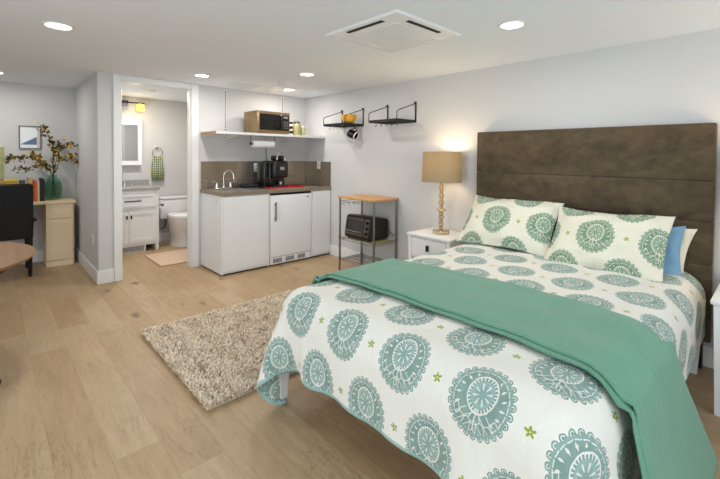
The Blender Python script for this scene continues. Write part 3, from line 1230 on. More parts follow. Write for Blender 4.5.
def plate(name, label, cat, x0, x1, y0, y1, z0, z1, slots, mt='trim_white'):
    t = thing(name, label, cat, ((x0+x1)/2, (y0+y1)/2, z0))
    obj('cover_plate', box(B(), x0, x1, y0, y1, z0, z1, 0.002), mt, t, True)
    for s in slots:
        obj('slot', box(B(), *s), 'grey_plastic' if 'alcove' in label else 'black_plastic', t)
    return t


zc = 1.165
sl = []
for gx in (2.555, 2.617):
    for dz in (-0.022, 0.022):
        for dx in (-0.007, 0.007):
            sl.append((gx+dx-0.002, gx+dx+0.002, YB-0.0185, YB-0.0172, zc+dz-0.007, zc+dz+0.007))
pl = plate('wall_outlet', 'white double wall outlet in the backsplash left of the coffee maker', 'outlet', 2.525, 2.648, YB-0.017, YB-0.0115, zc-0.057, zc+0.057, sl)
pg = thing('power_plug', 'black plug and flex in the backsplash outlet left of the coffee maker', 'plug', (2.6, YB-0.02, 1.16))
bm = B()
box(bm, 2.60, 2.634, YB-0.05, YB-0.019, 1.13, 1.165, 0.004)
obj('plug_body', bm, 'black_plastic', pg, True)
bm = B()
tube(bm, [(2.617, YB-0.05, 1.15), (2.625, YB-0.07, 1.15), (2.63, YB-0.075, 1.10), (2.635, YB-0.06, 1.0), (2.65, YB-0.06, 0.925)], 0.004, 8)
obj('flex', bm, 'black_plastic', pg, True)
plate('wall_switch', 'white switch plate at the top of the side backsplash', 'switch', XR-0.017, XR-0.0115, 4.36, 4.435, 1.14, 1.255,
      [(XR-0.0185, XR-0.0172, 4.392, 4.402, 1.185, 1.21)])
plate('wall_outlet', 'white outlet low on the alcove side wall beside the desk', 'outlet', 0.803, 0.8094, 4.965, 5.035, 0.355, 0.465,
      [(0.8015, 0.8028, 4.99, 5.01, 0.372, 0.395), (0.8015, 0.8028, 4.99, 5.01, 0.42, 0.443)])

# shelf on slotted standards
SZ = 1.587
sh = thing('wall_shelf', 'long white shelf with a bare wood left end above the kitchenette', 'shelf', (2.6, 4.5, SZ))
bm = B()
box(bm, 1.835, 3.338, 4.275, 4.708, SZ-0.028, SZ, 0.001)
obj('board', bm, 'trim_white', sh)
bm = B()
box(bm, 1.831, 1.8348, 4.2755, 4.708, SZ-0.028, SZ)
obj('raw_edge', bm, 'plywood_edge', sh)['label'] = 'bare wood end of the shelf'
for sx in (2.142, 2.952):
    bm = B()
    box(bm, sx-0.018, sx+0.018, YB-0.010, YB-0.0008, 1.48, 2.125)
    st_ = obj('standard', bm, 'trim_white', sh)
    bm = B()
    for k in range(19):
        z = 1.492+k*0.033
        box(bm, sx-0.011, sx+0.011, YB-0.0106, YB-0.0101, z, z+0.017)
    obj('slots', bm, 'black_gap', st_)
    bm = B()
    prism(bm, [(YB-0.012, SZ-0.0285), (YB-0.012, SZ-0.09), (YB-0.05, SZ-0.075), (4.36, SZ-0.03), (4.36, SZ-0.0285)], sx-0.003, sx+0.003, 'x')
    obj('bracket', bm, 'trim_white', sh)

mw = thing('microwave', 'bronze steel microwave with black glass door on the wall shelf', 'microwave', (2.57, 4.45, SZ))
obj('body', box(B(), 2.345, 2.80, 4.325, 4.64, SZ+0.008, SZ+0.275, 0.006, 2), 'brass_steel', mw, True)
fp = obj('door', box(B(), 2.345, 2.80, 4.302, 4.324, SZ+0.01, SZ+0.273, 0.004, 2), 'brass_steel', mw, True)
obj('door_glass', box(B(), 2.375, 2.69, 4.298, 4.3015, SZ+0.045, SZ+0.24, 0.0015), 'glass_dark', fp)
obj('control_panel', box(B(), 2.695, 2.785, 4.298, 4.3015, SZ+0.045, SZ+0.24, 0.0015), 'black_plastic', mw)
for a in range(4):
    for b in range(3):
        bm = B()
        box(bm, 2.708+b*0.024, 2.722+b*0.024, 4.2968, 4.2979, SZ+0.07+a*0.026, SZ+0.084+a*0.026)
        obj('button', bm, 'grey_plastic', mw)
obj('display', box(B(), 2.708, 2.77, 4.2968, 4.2979, SZ+0.195, SZ+0.225), 'grey_plastic', mw)
obj('door_handle', tube(B(), [(2.668, 4.297, SZ+0.06), (2.668, 4.28, SZ+0.075), (2.668, 4.28, SZ+0.215), (2.668, 4.297, SZ+0.23)], 0.006, 10), 'black_plastic', fp, True)
for a, b in ((2.38, 4.36), (2.77, 4.36), (2.38, 4.6), (2.77, 4.6)):
    obj('foot', lathe(B(), [(0.012, SZ+0.0008), (0.012, SZ+0.0085)], 12, a, b), 'black_plastic', mw)


def jar(name, label, x, y, r, h, m_body, m_lid, z=SZ, cat='jar'):
    t = thing(name, label, cat, (x, y, z))
    obj('body', lathe(B(), [(0.001, z+0.001), (r*0.94, z+0.001), (r, z+0.008), (r, z+h*0.78), (r*0.85, z+h*0.84), (0.001, z+h*0.84)], 24, x, y), m_body, t, True)
    obj('lid', lathe(B(), [(0.001, z+h*0.842), (r*0.88, z+h*0.842), (r*0.88, z+h), (0.001, z+h)], 24, x, y), m_lid, t, True)


jar('canister', 'black and white canister right beside the microwave', 2.875, 4.40, 0.034, 0.17, 'cream_ceramic', 'black_plastic')
bm = B()
for z in (0.02, 0.08):
    lathe(bm, [(0.0345, SZ+z), (0.0348, SZ+z+0.001), (0.0348, SZ+z+0.034), (0.0345, SZ+z+0.035)], 24, 2.875, 4.40, close=False)
ob_ = [o for o in bpy.data.objects if o.name.startswith('canister')][0]
obj('black_band', bm, 'black_plastic', ob_)
jar('jar', 'olive yellow tin with dark lid, tallest of the jars on the shelf', 2.965, 4.39, 0.05, 0.18, 'amber_tin', 'pewter', cat='jar')
jar('jar', 'small pale glass jar at the right end of the shelf group', 3.065, 4.40, 0.034, 0.125, 'olive_glass', 'cream_ceramic', cat='jar')
# paper towel
pt_ = thing('paper_towel_holder', 'black paper towel holder hanging under the wall shelf', 'holder', (2.49, 4.42, 1.45))
bm = B()
for x_ in (2.325, 2.655):
    tube(bm, [(x_, 4.42, SZ-0.0285), (x_, 4.42, 1.475)], 0.004, 8)
    lathe(bm, [(0.001, x_-0.005), (0.016, x_-0.005), (0.016, x_+0.005), (0.001, x_+0.005)], 16, 0, 4.42, 1.462, ax='x')
tube(bm, [(2.33, 4.42, 1.462), (2.65, 4.42, 1.462)], 0.006, 8)
obj('bracket', bm, 'black_metal', pt_, True)
tag(obj('paper_towel_roll', lathe(B(), [(0.012, 2.345), (0.045, 2.345), (0.046, 2.35), (0.046, 2.63), (0.045, 2.635), (0.012, 2.635), (0.012, 2.345)], 28, 0, 4.42, 1.462, close=False, ax='x'), 'paper_white', None, True),
    'white paper towel roll on the holder under the shelf', 'paper towel')
bm = B()
tube(bm, [(2.70, 4.715, 1.55), (2.70, 4.712, 1.40), (2.705, 4.712, 1.25), (2.70, 4.70, 1.16), (2.68, 4.70, 0.98)], 0.0035, 8)
obj('power_cord', bm, 'black_plastic', cm, True)

# ------------------------------------------------------------------ black wire shelves on the right wall


def wire_shelf(y0, y1, label):
    t = thing('wire_shelf', label, 'shelf', (XR, (y0+y1)/2, 1.70), 'black metal shelves on the right wall')
    xf = 3.045
    zt = 1.70
    for y in (y0, y1):
        bm = B()
        box(bm, XR-0.008, XR-0.0008, y-0.009, y+0.009, zt-0.01, 1.905, 0.001)
        lathe(bm, [(0.001, XR-0.02), (0.012, XR-0.018), (0.013, XR-0.0085)], 14, 0, y, 1.90, ax='x')
        tube(bm, [(XR-0.008, y, 1.893), (xf+0.02, y, 1.80), (xf+0.004, y, 1.79), (xf, y, 1.775), (xf, y, zt)], 0.0045, 8)
        obj('bracket', bm, 'black_metal', t, True)
    bm = B()
    box(bm, xf-0.004, xf+0.004, y0, y1, zt-0.012, zt+0.014)
    box(bm, XR-0.02, XR-0.0085, y0, y1, zt-0.012, zt+0.006)
    for y in (y0, y1):
        box(bm, xf, XR-0.02, y-0.004, y+0.004, zt-0.012, zt+0.014)
    n = 13
    for k in range(n):
        yy = y0+(y1-y0)*(k+1)/(n+1)
        box(bm, xf, XR-0.02, yy-0.0035, yy+0.0035, zt-0.004, zt+0.002)
    for k in range(4):
        xx = xf+(XR-0.02-xf)*(k+1)/5
        box(bm, xx-0.003, xx+0.003, y0, y1, zt-0.008, zt-0.004)
    obj('tray', bm, 'black_metal', t)
    if 'yellow' in label:
        bm = B()
        tube(bm, [(3.222, 3.536, zt-0.008), (3.222, 3.536, zt-0.03), (3.222, 3.542, zt-0.048), (3.222, 3.535, zt-0.054), (3.222, 3.528, zt-0.045)], 0.003, 6)
        obj('hook', bm, 'dark_pewter', t, True)
    for k in range(5):
        yy = y0+(y1-y0)*(k+0.6)/5.2
        bm = B()
        tube(bm, [(xf+0.07, yy, zt-0.008), (xf+0.07, yy, zt-0.04), (xf+0.062, yy, zt-0.052), (xf+0.05, yy, zt-0.05), (xf+0.046, yy, zt-0.04)], 0.003, 6)
        obj('hook', bm, 'dark_pewter', t, True)
    return t


wire_shelf(3.524, 3.918, 'black metal wall shelf holding the yellow bowl')
wire_shelf(2.71, 3.118, 'empty black metal wall shelf, the one nearer the headboard')
yb = thing('bowl', 'small yellow bowl on the left black wall shelf', 'bowl', (3.16, 3.575, 1.7155))
obj('bowl_body', lathe(B(), [(0.001, 1.7165), (0.045, 1.7165), (0.075, 1.735), (0.092, 1.79), (0.09, 1.815), (0.086, 1.815), (0.084, 1.79), (0.066, 1.742), (0.001, 1.73)], 32, 3.16, 3.575), 'yellow_glaze', yb, True)
mg = thing('mug', 'black and white mug hanging from a hook under the left black shelf', 'mug', (3.213, 3.562, 1.583))
bm = B()
lathe(bm, [(0.001, -0.045), (0.040, -0.045), (0.043, -0.038), (0.043, 0.035), (0.040, 0.035), (0.038, -0.035), (0.001, -0.036)], 28)
rot = Matrix.Rotation(math.radians(60), 4, 'Y') @ Matrix.Rotation(math.radians(20), 4, 'X')
rot = Matrix.Rotation(math.radians(108), 4, 'Z') @ Matrix.Rotation(math.radians(-115), 4, 'Y')
cen = Vector((3.213, 3.562, 1.583))
bmesh.ops.transform(bm, matrix=Matrix.Translation(cen) @ rot @ Matrix.Scale(1.2, 4), verts=bm.verts)
obj('body', bm, 'black_plastic', mg, True)
bm = B()
lathe(bm, [(0.038, 0.0355), (0.0435, 0.0355), (0.0435, 0.045), (0.038, 0.045), (0.038, 0.0355)], 28, close=False)
bmesh.ops.transform(bm, matrix=Matrix.Translation(cen) @ rot @ Matrix.Scale(1.2, 4), verts=bm.verts)
obj('rim', bm, 'porcelain', mg, True)
bm = B()
pts = [(0.042+0.03*math.sin(PI*k/8), 0, -0.025*math.cos(PI*k/8)) for k in range(9)]
tube(bm, pts, 0.0055, 8)
bmesh.ops.transform(bm, matrix=Matrix.Translation(cen) @ rot @ Matrix.Scale(1.2, 4), verts=bm.verts)
obj('handle', bm, 'black_plastic', mg, True)

# ------------------------------------------------------------------ kitchen cart and toaster oven
CX0, CX1, CY0, CY1 = 2.968, 3.325, 2.945, 3.50
ca_ = thing('kitchen_cart', 'pewter wire rack cart with bamboo top against the right wall', 'cart', (3.15, 3.22, 0))
obj('cart_top', box(B(), CX0-0.02, CX1+0.012, CY0-0.02, CY1+0.02, 0.842, 0.862, 0.004), 'bamboo', ca_, True)
for x_ in (CX0, CX1-0.01):
    for y_ in (CY0, CY1):
        bm = B()
        tube(bm, [(x_, y_, 0.001), (x_, y_, 0.8415)], 0.0115, 14)
        for z in (0.14, 0.385):
            tube(bm, [(x_, y_, z-0.02), (x_, y_, z+0.02)], 0.0155, 14)
        obj('post', bm, 'pewter', ca_, True)


def wires(z, n, nm):
    bm = B()
    xa, xb, ya, yb2 = CX0+0.012, CX1-0.022, CY0+0.012, CY1-0.012
    for zz in (z, z-0.022):
        for p, q in (((xa, ya), (xb, ya)), ((xb, ya), (xb, yb2)), ((xb, yb2), (xa, yb2)), ((xa, yb2), (xa, ya))):
            tube(bm, [(p[0], p[1], zz), (q[0], q[1], zz)], 0.003, 6)
    for k in range(n):
        yy = ya+(yb2-ya)*(k+0.5)/n
        tube(bm, [(xa, yy, z), (xb, yy, z)], 0.0017, 5)
    for k in range(2):
        xx = xa+(xb-xa)*(k+1)/3
        tube(bm, [(xx, ya, z-0.003), (xx, yb2, z-0.003)], 0.0022, 5)
    obj(nm, bm, 'pewter', ca_)


wires(0.385, 26, 'wire_shelf')
wires(0.14, 26, 'wire_shelf')
bm = B()
box(bm, CX0+0.014, CX1-0.024, CY0+0.014, CY1-0.014, 0.3875, 0.3905)
obj('shelf_liner', bm, 'olive_glass', ca_)
bm = B()
for z in (0.805, 0.775):
    tube(bm, [(CX0, CY1, z), (CX1-0.01, CY1, z)], 0.0028, 6)
    tube(bm, [(CX0, CY0+0.18, z), (CX0, CY1, z)], 0.0028, 6) if z > 0.8 else None
for k in range(4):
    x_ = CX0+0.05+k*0.075
    tube(bm, [(x_, CY1, 0.775), (x_, CY1-0.008, 0.755), (x_, CY1-0.02, 0.745), (x_, CY1-0.026, 0.757)], 0.002, 6)
obj('hook_rail', bm, 'pewter', ca_)

to = thing('toaster_oven', 'black toaster oven with silver rimmed glass door on the cart shelf', 'toaster oven', (3.13, 3.24, 0.39))
OZ = 0.391
OY0, OY1 = 3.045, 3.44
front = [(3.045, OZ+0.012), (3.285, OZ+0.012), (3.295, OZ+0.03), (3.295, OZ+0.225), (3.27, OZ+0.245), (3.08, OZ+0.268), (3.045, OZ+0.262), (3.02, OZ+0.24)]
front = [(2.995, OZ+0.015), (3.285, OZ+0.012), (3.295, OZ+0.03), (3.295, OZ+0.215), (3.27, OZ+0.235), (3.075, OZ+0.262), (3.04, OZ+0.258), (3.02, OZ+0.24), (2.99, OZ+0.06)]
bm = prism(B(), front, OY0, OY1, 'y')
bmesh.ops.bevel(bm, geom=[e for e in bm.edges if e.calc_length() > 0.3], offset=0.004, segments=2, affect='EDGES')
obj('body', bm, 'oven_shell', to, True)


def oven_pt(t, y, off):
    a, b = Vector((2.99, 0, OZ+0.045)), Vector((3.024, 0, OZ+0.24))
    d = (b-a).normalized()
    nrm = Vector((-d.z, 0, d.x))
    p = a+(b-a)*t+nrm*off
    return (p.x, y, p.z)


def slab(bm, t0, t1, ya, yb2, o0, o1):
    vs = [bm.verts.new(oven_pt(t, y, o)) for o in (o0, o1) for t, y in ((t0, ya), (t1, ya), (t1, yb2), (t0, yb2))]
    bm.faces.new(vs[:4]); bm.faces.new(vs[4:][::-1])
    for k in range(4):
        bm.faces.new((vs[k], vs[4+k], vs[4+(k+1) % 4], vs[(k+1) % 4]))
    return bm


bm = B()
ya, yb2 = 3.145, 3.43
slab(bm, 0.02, 0.14, ya, yb2, 0.001, 0.012)
slab(bm, 0.88, 0.99, ya, yb2, 0.001, 0.012)
slab(bm, 0.14, 0.88, ya, ya+0.014, 0.001, 0.012)
slab(bm, 0.14, 0.88, yb2-0.014, yb2, 0.001, 0.012)
dd = obj('door', bm, 'dark_pewter', to)
obj('door_glass', slab(B(), 0.14, 0.88, ya+0.014, yb2-0.014, 0.002, 0.007), 'glass_dark', dd)
bm = B()
tube(bm, [oven_pt(0.24, ya+0.03, 0.012), oven_pt(0.24, ya+0.035, 0.03), oven_pt(0.24, yb2-0.035, 0.03), oven_pt(0.24, yb2-0.03, 0.012)], 0.006, 8)
obj('door_handle', bm, 'steel', dd, True)
obj('control_panel', slab(B(), 0.02, 0.99, OY0+0.008, 3.138, 0.001, 0.006), 'dark_pewter', to)
for t in (0.2, 0.5, 0.8):
    bm = B()
    c0, c1 = Vector(oven_pt(t, 3.09, 0.0065)), Vector(oven_pt(t, 3.09, 0.026))
    tube(bm, [c0, c1], 0.017, 18, radii=[0.018, 0.015])
    obj('knob', bm, 'black_plastic', to, True)
for x_ in (3.02, 3.26):
    for y_ in (3.08, 3.40):
        obj('foot', lathe(B(), [(0.012, OZ+0.0005), (0.012, OZ+0.0145)], 10, x_, y_), 'black_plastic', to)
bm = B()
tube(bm, [(3.297, 3.12, OZ+0.09), (3.325, 3.09, OZ+0.10), (3.333, 3.04, OZ+0.07), (3.33, 2.99, OZ+0.04), (3.325, 2.975, OZ+0.05)], 0.0035, 8)
obj('power_cord', bm, 'black_plastic', to, True)

# ------------------------------------------------------------------ ceiling fittings


def downlight(x, y, label, r=0.085, power=DOWN_W):
    t = thing('ceiling_light', label, 'ceiling light', (x, y, H), 'recessed ceiling lights')
    obj('trim_ring', lathe(B(), [(r*0.80, H-0.002), (r*0.84, H-0.008), (r, H-0.006), (r*1.03, H-0.001), (r*0.80, H-0.001), (r*0.80, H-0.002)], 40, x, y, close=False), 'trim_white', t, True)
    obj('lens', lathe(B(), [(0.001, H-0.003), (r*0.79, H-0.003), (r*0.79, H-0.001), (0.001, H-0.001)], 40, x, y), 'downlight_glow', t)
    l = bpy.data.lights.new('downlight_beam', 'AREA')
    l.shape = 'DISK'
    l.size = 0.12
    l.energy = power
    l.color = (1.0, 0.965, 0.93)
    o = bpy.data.objects.new('downlight_beam', l)
    C.objects.link(o)
    o.parent = t
    o.location = (0, 0, -0.012)


downlight(0.339, 3.206, 'recessed ceiling light at the upper left, nearest the alcove side of the room')
downlight(2.369, 1.17, 'recessed ceiling light above the bed, right of the ceiling air conditioner', 0.08)
downlight(1.628, 4.145, 'recessed ceiling light in front of the bathroom doorway', 0.08)
downlight(2.354, 3.308, 'recessed ceiling light nearest the right wall shelves, second from the vent', 0.08)
downlight(2.751, 4.246, 'recessed ceiling light straight above the coffee maker and shelf', 0.08)
downlight(0.06, 5.508, 'recessed ceiling light cut off by the left photo edge, above the desk', 0.08)
# an unseen one behind the camera keeps the spacing of the ceiling lights
ac = thing('ceiling_air_conditioner', 'white square cassette air conditioner set in the ceiling above the bed foot', 'air conditioner', (1.99, 1.81, H))
AX0, AX1, AY0, AY1 = 1.665, 2.31, 1.49, 2.135
bm = B()
# bevelled panel
v = [bm.verts.new(p) for p in ((AX0, AY0, H-0.001), (AX1, AY0, H-0.001), (AX1, AY1, H-0.001), (AX0, AY1, H-0.001),
                               (AX0+0.012, AY0+0.012, H-0.014), (AX1-0.012, AY0+0.012, H-0.014), (AX1-0.012, AY1-0.012, H-0.014), (AX0+0.012, AY1-0.012, H-0.014))]
bm.faces.new(v[:4]); bm.faces.new(v[4:][::-1])
for k in range(4):
    bm.faces.new((v[k], v[(k+1) % 4], v[4+(k+1) % 4], v[4+k]))
obj('panel', bm, 'appliance_white', ac)
mid_x, mid_y = (AX0+AX1)/2, (AY0+AY1)/2
slots = [(AX0+0.045, AX0+0.075, mid_y-0.16, mid_y+0.16), (mid_x-0.16, mid_x+0.16, AY0+0.045, AY0+0.075),
         (AX1-0.075, AX1-0.045, mid_y-0.16, mid_y+0.16), (mid_x-0.16, mid_x+0.16, AY1-0.075, AY1-0.045)]
for i, s in enumerate(slots):
    if i < 2:
        obj('air_slot', box(B(), s[0], s[1], s[2], s[3], H-0.0165, H-0.0142), 'black_gap', ac)['label'] = 'open dark air slot'
    else:
        obj('louver', box(B(), s[0], s[1], s[2], s[3], H-0.018, H-0.0142, 0.002), 'trim_white', ac)
bm = B()
box(bm, mid_x-0.19, mid_x+0.19, mid_y-0.19, mid_y+0.19, H-0.016, H-0.0142, 0.002)
for k in range(24):
    y_ = mid_y-0.17+k*0.34/23
    box(bm, mid_x-0.17, mid_x+0.17, y_-0.002, y_+0.002, H-0.0175, H-0.0162)
obj('grille', bm, 'trim_white', ac)
vt = thing('ceiling_vent', 'white ceiling vent in front of the kitchenette wall', 'vent', (2.2, 4.33, H))
bm = B()
box(bm, 2.05, 2.34, 4.22, 4.45, H-0.018, H-0.001, 0.003)
for k in range(9):
    y_ = 4.245+k*0.0225
    box(bm, 2.07, 2.32, y_, y_+0.012, H-0.024, H-0.0182)
obj('louvers', bm, 'trim_white', vt)
obj('slot_shade', box(B(), 2.068, 2.322, 4.243, 4.437, H-0.0186, H-0.0181), 'grey_plastic', vt)  # grey sheet paints shade between the louvers

# ------------------------------------------------------------------ alcove: desk, chair, decor
DZ = 0.765
dk = thing('desk', 'light maple desk with a drawer and door pedestal in the alcove', 'desk', (0.2, 6.0, 0))
obj('desk_top', box(B(), -0.72, 0.765, 5.785, 6.172, DZ-0.028, DZ, 0.002), 'maple', dk)
obj('pedestal', box(B(), 0.482, 0.748, 5.815, 6.17, 0.001, DZ-0.0285), 'maple_upright', dk)
dd = obj('drawer', box(B(), 0.482, 0.735, 5.797, 5.8145, 0.565, DZ-0.034, 0.002), 'maple_upright', dk)
obj('drawer_pull', box(B(), 0.56, 0.67, 5.790, 5.7965, 0.628, 0.634), 'maple', dd)
dd = obj('door', box(B(), 0.482, 0.735, 5.797, 5.8145, 0.075, 0.556, 0.002), 'maple_upright', dk)
obj('door_pull', box(B(), 0.56, 0.67, 5.790, 5.7965, 0.50, 0.506), 'maple', dd)
obj('kick_strip', box(B(), 0.482, 0.735, 5.80, 5.8145, 0.001, 0.068), 'maple_upright', dk)
obj('end_panel', box(B(), -0.71, -0.69, 5.80, 6.17, 0.001, DZ-0.0285), 'maple_upright', dk)

ch = thing('desk_chair', 'black leather high backed dining chair pushed up to the desk', 'chair', (0.12, 5.6, 0))
bm = prism(B(), [(5.50, 0.41), (5.555, 0.41), (5.54, 0.75), (5.515, 1.0), (5.475, 1.0), (5.485, 0.75)], -0.11, 0.352, 'x')
bmesh.ops.bevel(bm, geom=list(bm.edges), offset=0.014, segments=3, affect='EDGES')
obj('backrest', bm, 'charcoal_leather', ch, True)
obj('seat', box(B(), -0.11, 0.352, 5.56, 5.98, 0.42, 0.50, 0.025, 3), 'charcoal_leather', ch, True)
for x_, y_ in ((-0.08, 5.53), (0.322, 5.53), (-0.08, 5.94), (0.322, 5.94)):
    bm = B()
    tube(bm, [(x_, y_+(-0.02 if y_ < 5.6 else 0), 0.001), (x_, y_, 0.419)], 0.02, 4, radii=[0.016, 0.026])
    obj('leg', bm, 'black_metal', ch)
bm = B()
tube(bm, [(0.372, 5.52, 0.60), (0.375, 5.60, 0.60), (0.375, 5.80, 0.59), (0.37, 5.84, 0.57), (0.362, 5.84, 0.48)], 0.012, 8)
tube(bm, [(0.372, 5.52, 0.60), (0.345, 5.52, 0.60)], 0.012, 8)
obj('armrest', bm, 'black_metal', ch, True)

# round table at the left edge
TC = (-0.40, 3.23)
rt = thing('round_table', 'round brown wooden pedestal table cut off by the left photo edge', 'table', (TC[0], TC[1], 0))
obj('table_top', lathe(B(), [(0.001, 0.692), (0.57, 0.692), (0.605, 0.70), (0.618, 0.712), (0.615, 0.72), (0.001, 0.722)], 72, *TC), 'walnut_top', rt, True)
obj('apron', lathe(B(), [(0.48, 0.64), (0.50, 0.64), (0.50, 0.6915), (0.48, 0.6915), (0.48, 0.64)], 48, *TC, close=False), 'dark_wood', rt, True)
obj('pedestal', lathe(B(), [(0.09, 0.12), (0.10, 0.18), (0.06, 0.24), (0.05, 0.40), (0.075, 0.50), (0.06, 0.58), (0.12, 0.66), (0.13, 0.6915)], 28, *TC), 'dark_wood', rt, True)
for k in range(4):
    a = math.radians(-32+90*k)
    pts = [(0.06, 0.2), (0.2, 0.19), (0.34, 0.1), (0.45, 0.045), (0.505, 0.034)]
    bm = B()
    tube(bm, [(TC[0]+r*math.cos(a), TC[1]+r*math.sin(a), z) for r, z in pts], 0.03, 10, radii=[0.045, 0.042, 0.034, 0.03, 0.031])
    obj('foot', bm, 'dark_wood', rt, True)

# framed pictures
pf = thing('framed_picture', 'small silver framed print of a blue peak on the alcove wall', 'picture', (0.37, 6.18, 1.51))
fx0, fx1, fz0, fz1 = 0.268, 0.476, 1.374, 1.648
bm = B()
t = 0.012
box(bm, fx0, fx1, 6.17, 6.1892, fz0, fz0+t)
box(bm, fx0, fx1, 6.17, 6.1892, fz1-t, fz1)
box(bm, fx0, fx0+t, 6.17, 6.1892, fz0+t, fz1-t)
box(bm, fx1-t, fx1, 6.17, 6.1892, fz0+t, fz1-t)
obj('frame', bm, 'dark_pewter', pf)
x = mat('peak_print', rough=0.5)
X, Y, Z = x.xyz()
px_, pz_ = X+0.0, Z+0.0
hill = ((pz_+0.03)-(px_*0.62)).lt(0.0)*(px_.gt(-0.085))*(px_.lt(0.065))*(pz_.gt(-0.085))
x.col(x.mix(hill, x.mix(px_.gt(0.068), (238, 242, 246), (206, 204, 196)), (92, 118, 146)))
obj('print', box(B(), fx0+t, fx1-t, 6.178, 6.185, fz0+t, fz1-t), 'peak_print', pf)
x = mat('garden_print', rough=0.6)
x.col(x.mix(x.noise(14, 3), (124, 152, 128), (206, 190, 110)))
pf = thing('framed_picture', 'green and yellow print at the left photo edge above the desk', 'picture', (0.02, 6.15, 1.03))
bm = B()
obj('canvas', box(B(), -0.20, 0.138, 6.165, 6.1895, 1.04, 1.392), 'garden_print', pf)
obj('frame', box(B(), -0.205, 0.143, 6.17, 6.1893, 1.035, 1.397), 'cream_ceramic', pf)

# books: each one a thing
x = mat('book_yellow', (214, 176, 66), 0.6)
bks = [(0.335, 0.036, 0.275, (206, 176, 96), 'yellow spined book at the left of the desk book row'),
       (0.376, 0.016, 0.25, (196, 84, 40), 'thin red orange book next to the yellow spined book'),
       (0.396, 0.018, 0.24, (216, 122, 62), 'orange book in the middle of the desk row'),
       (0.418, 0.016, 0.235, (222, 206, 176), 'cream book between the orange and black books'),
       (0.440, 0.026, 0.27, (24, 26, 30), 'wide black book, tallest of the desk row'),
       (0.470, 0.016, 0.255, (34, 36, 38), 'thin black book next to the green vase')]
for i, (bx0, bw, bh, colr, lab) in enumerate(bks):
    mn = 'cover_%d' % i
    mat(mn, colr, 0.55)
    t = thing('book', lab, 'book', (bx0+bw/2, 5.98, DZ), 'books standing on the desk')
    bx0 = bx0-0.0
    bm = B()
    z0 = DZ+0.001
    box(bm, bx0, bx0+0.002, 5.90, 6.05, z0, z0+bh)
    box(bm, bx0+bw-0.002, bx0+bw, 5.90, 6.05, z0, z0+bh)
    box(bm, bx0+0.002, bx0+bw-0.002, 5.90, 5.903, z0, z0+bh)
    obj('cover', bm, mn, t)
    obj('pages', box(B(), bx0+0.0021, bx0+bw-0.0021, 5.9032, 6.046, z0+0.003, z0+bh-0.003), 'paper_white', t)
mat('violet_tin', (104, 96, 128), 0.5)
mat('gold_box', (206, 160, 58), 0.6)
mat('lemon_box', (218, 192, 70), 0.6)
jar('jar', 'small violet grey pot beside the yellow spined book', 0.285, 5.97, 0.028, 0.25, 'violet_tin', 'pewter', DZ)
t = thing('storage_box', 'yellow lidded box standing on the desk behind the chair', 'box', (0.18, 5.98, DZ))
obj('body', box(B(), 0.13, 0.243, 5.90, 6.05, DZ+0.001, DZ+0.235, 0.004), 'gold_box', t)
obj('lid', box(B(), 0.126, 0.247, 5.896, 6.054, DZ+0.2355, DZ+0.262, 0.004), 'lemon_box', t)
t = thing('storage_box', 'orange yellow lidded box at the far left of the desk', 'box', (0.03, 5.98, DZ))
obj('body', box(B(), -0.06, 0.115, 5.90, 6.05, DZ+0.001, DZ+0.225, 0.004), 'gold_box', t)
obj('lid', box(B(), -0.064, 0.119, 5.896, 6.054, DZ+0.2255, DZ+0.245, 0.004), 'gold_box', t)

# vase and branches
VX, VY = 0.575, 6.05
vz = DZ+0.001
va = tag(obj('vase', lathe(B(), [(0.001, vz), (0.06, vz), (0.072, vz+0.01), (0.092, vz+0.08), (0.094, vz+0.14), (0.085, vz+0.20), (0.06, vz+0.245),
                                 (0.042, vz+0.265), (0.040, vz+0.285), (0.046, vz+0.295), (0.042, vz+0.295), (0.036, vz+0.283), (0.037, vz+0.262),
                                 (0.055, vz+0.24), (0.079, vz+0.2), (0.087, vz+0.14), (0.085, vz+0.08), (0.066, vz+0.016), (0.001, vz+0.012)], 36, VX, VY, close=False), 'green_glass', None, True),
    'bulbous green glass vase on the right end of the desk', 'vase')
rs_ = random.Random(11)


def at(u, v, y):
    d = r2*((u-360)/CAM_F)+u2*(-(v-PPY)/CAM_F)+fwd
    s = y/d.y
    return Vector((0, 0, CAM_H))+d*s


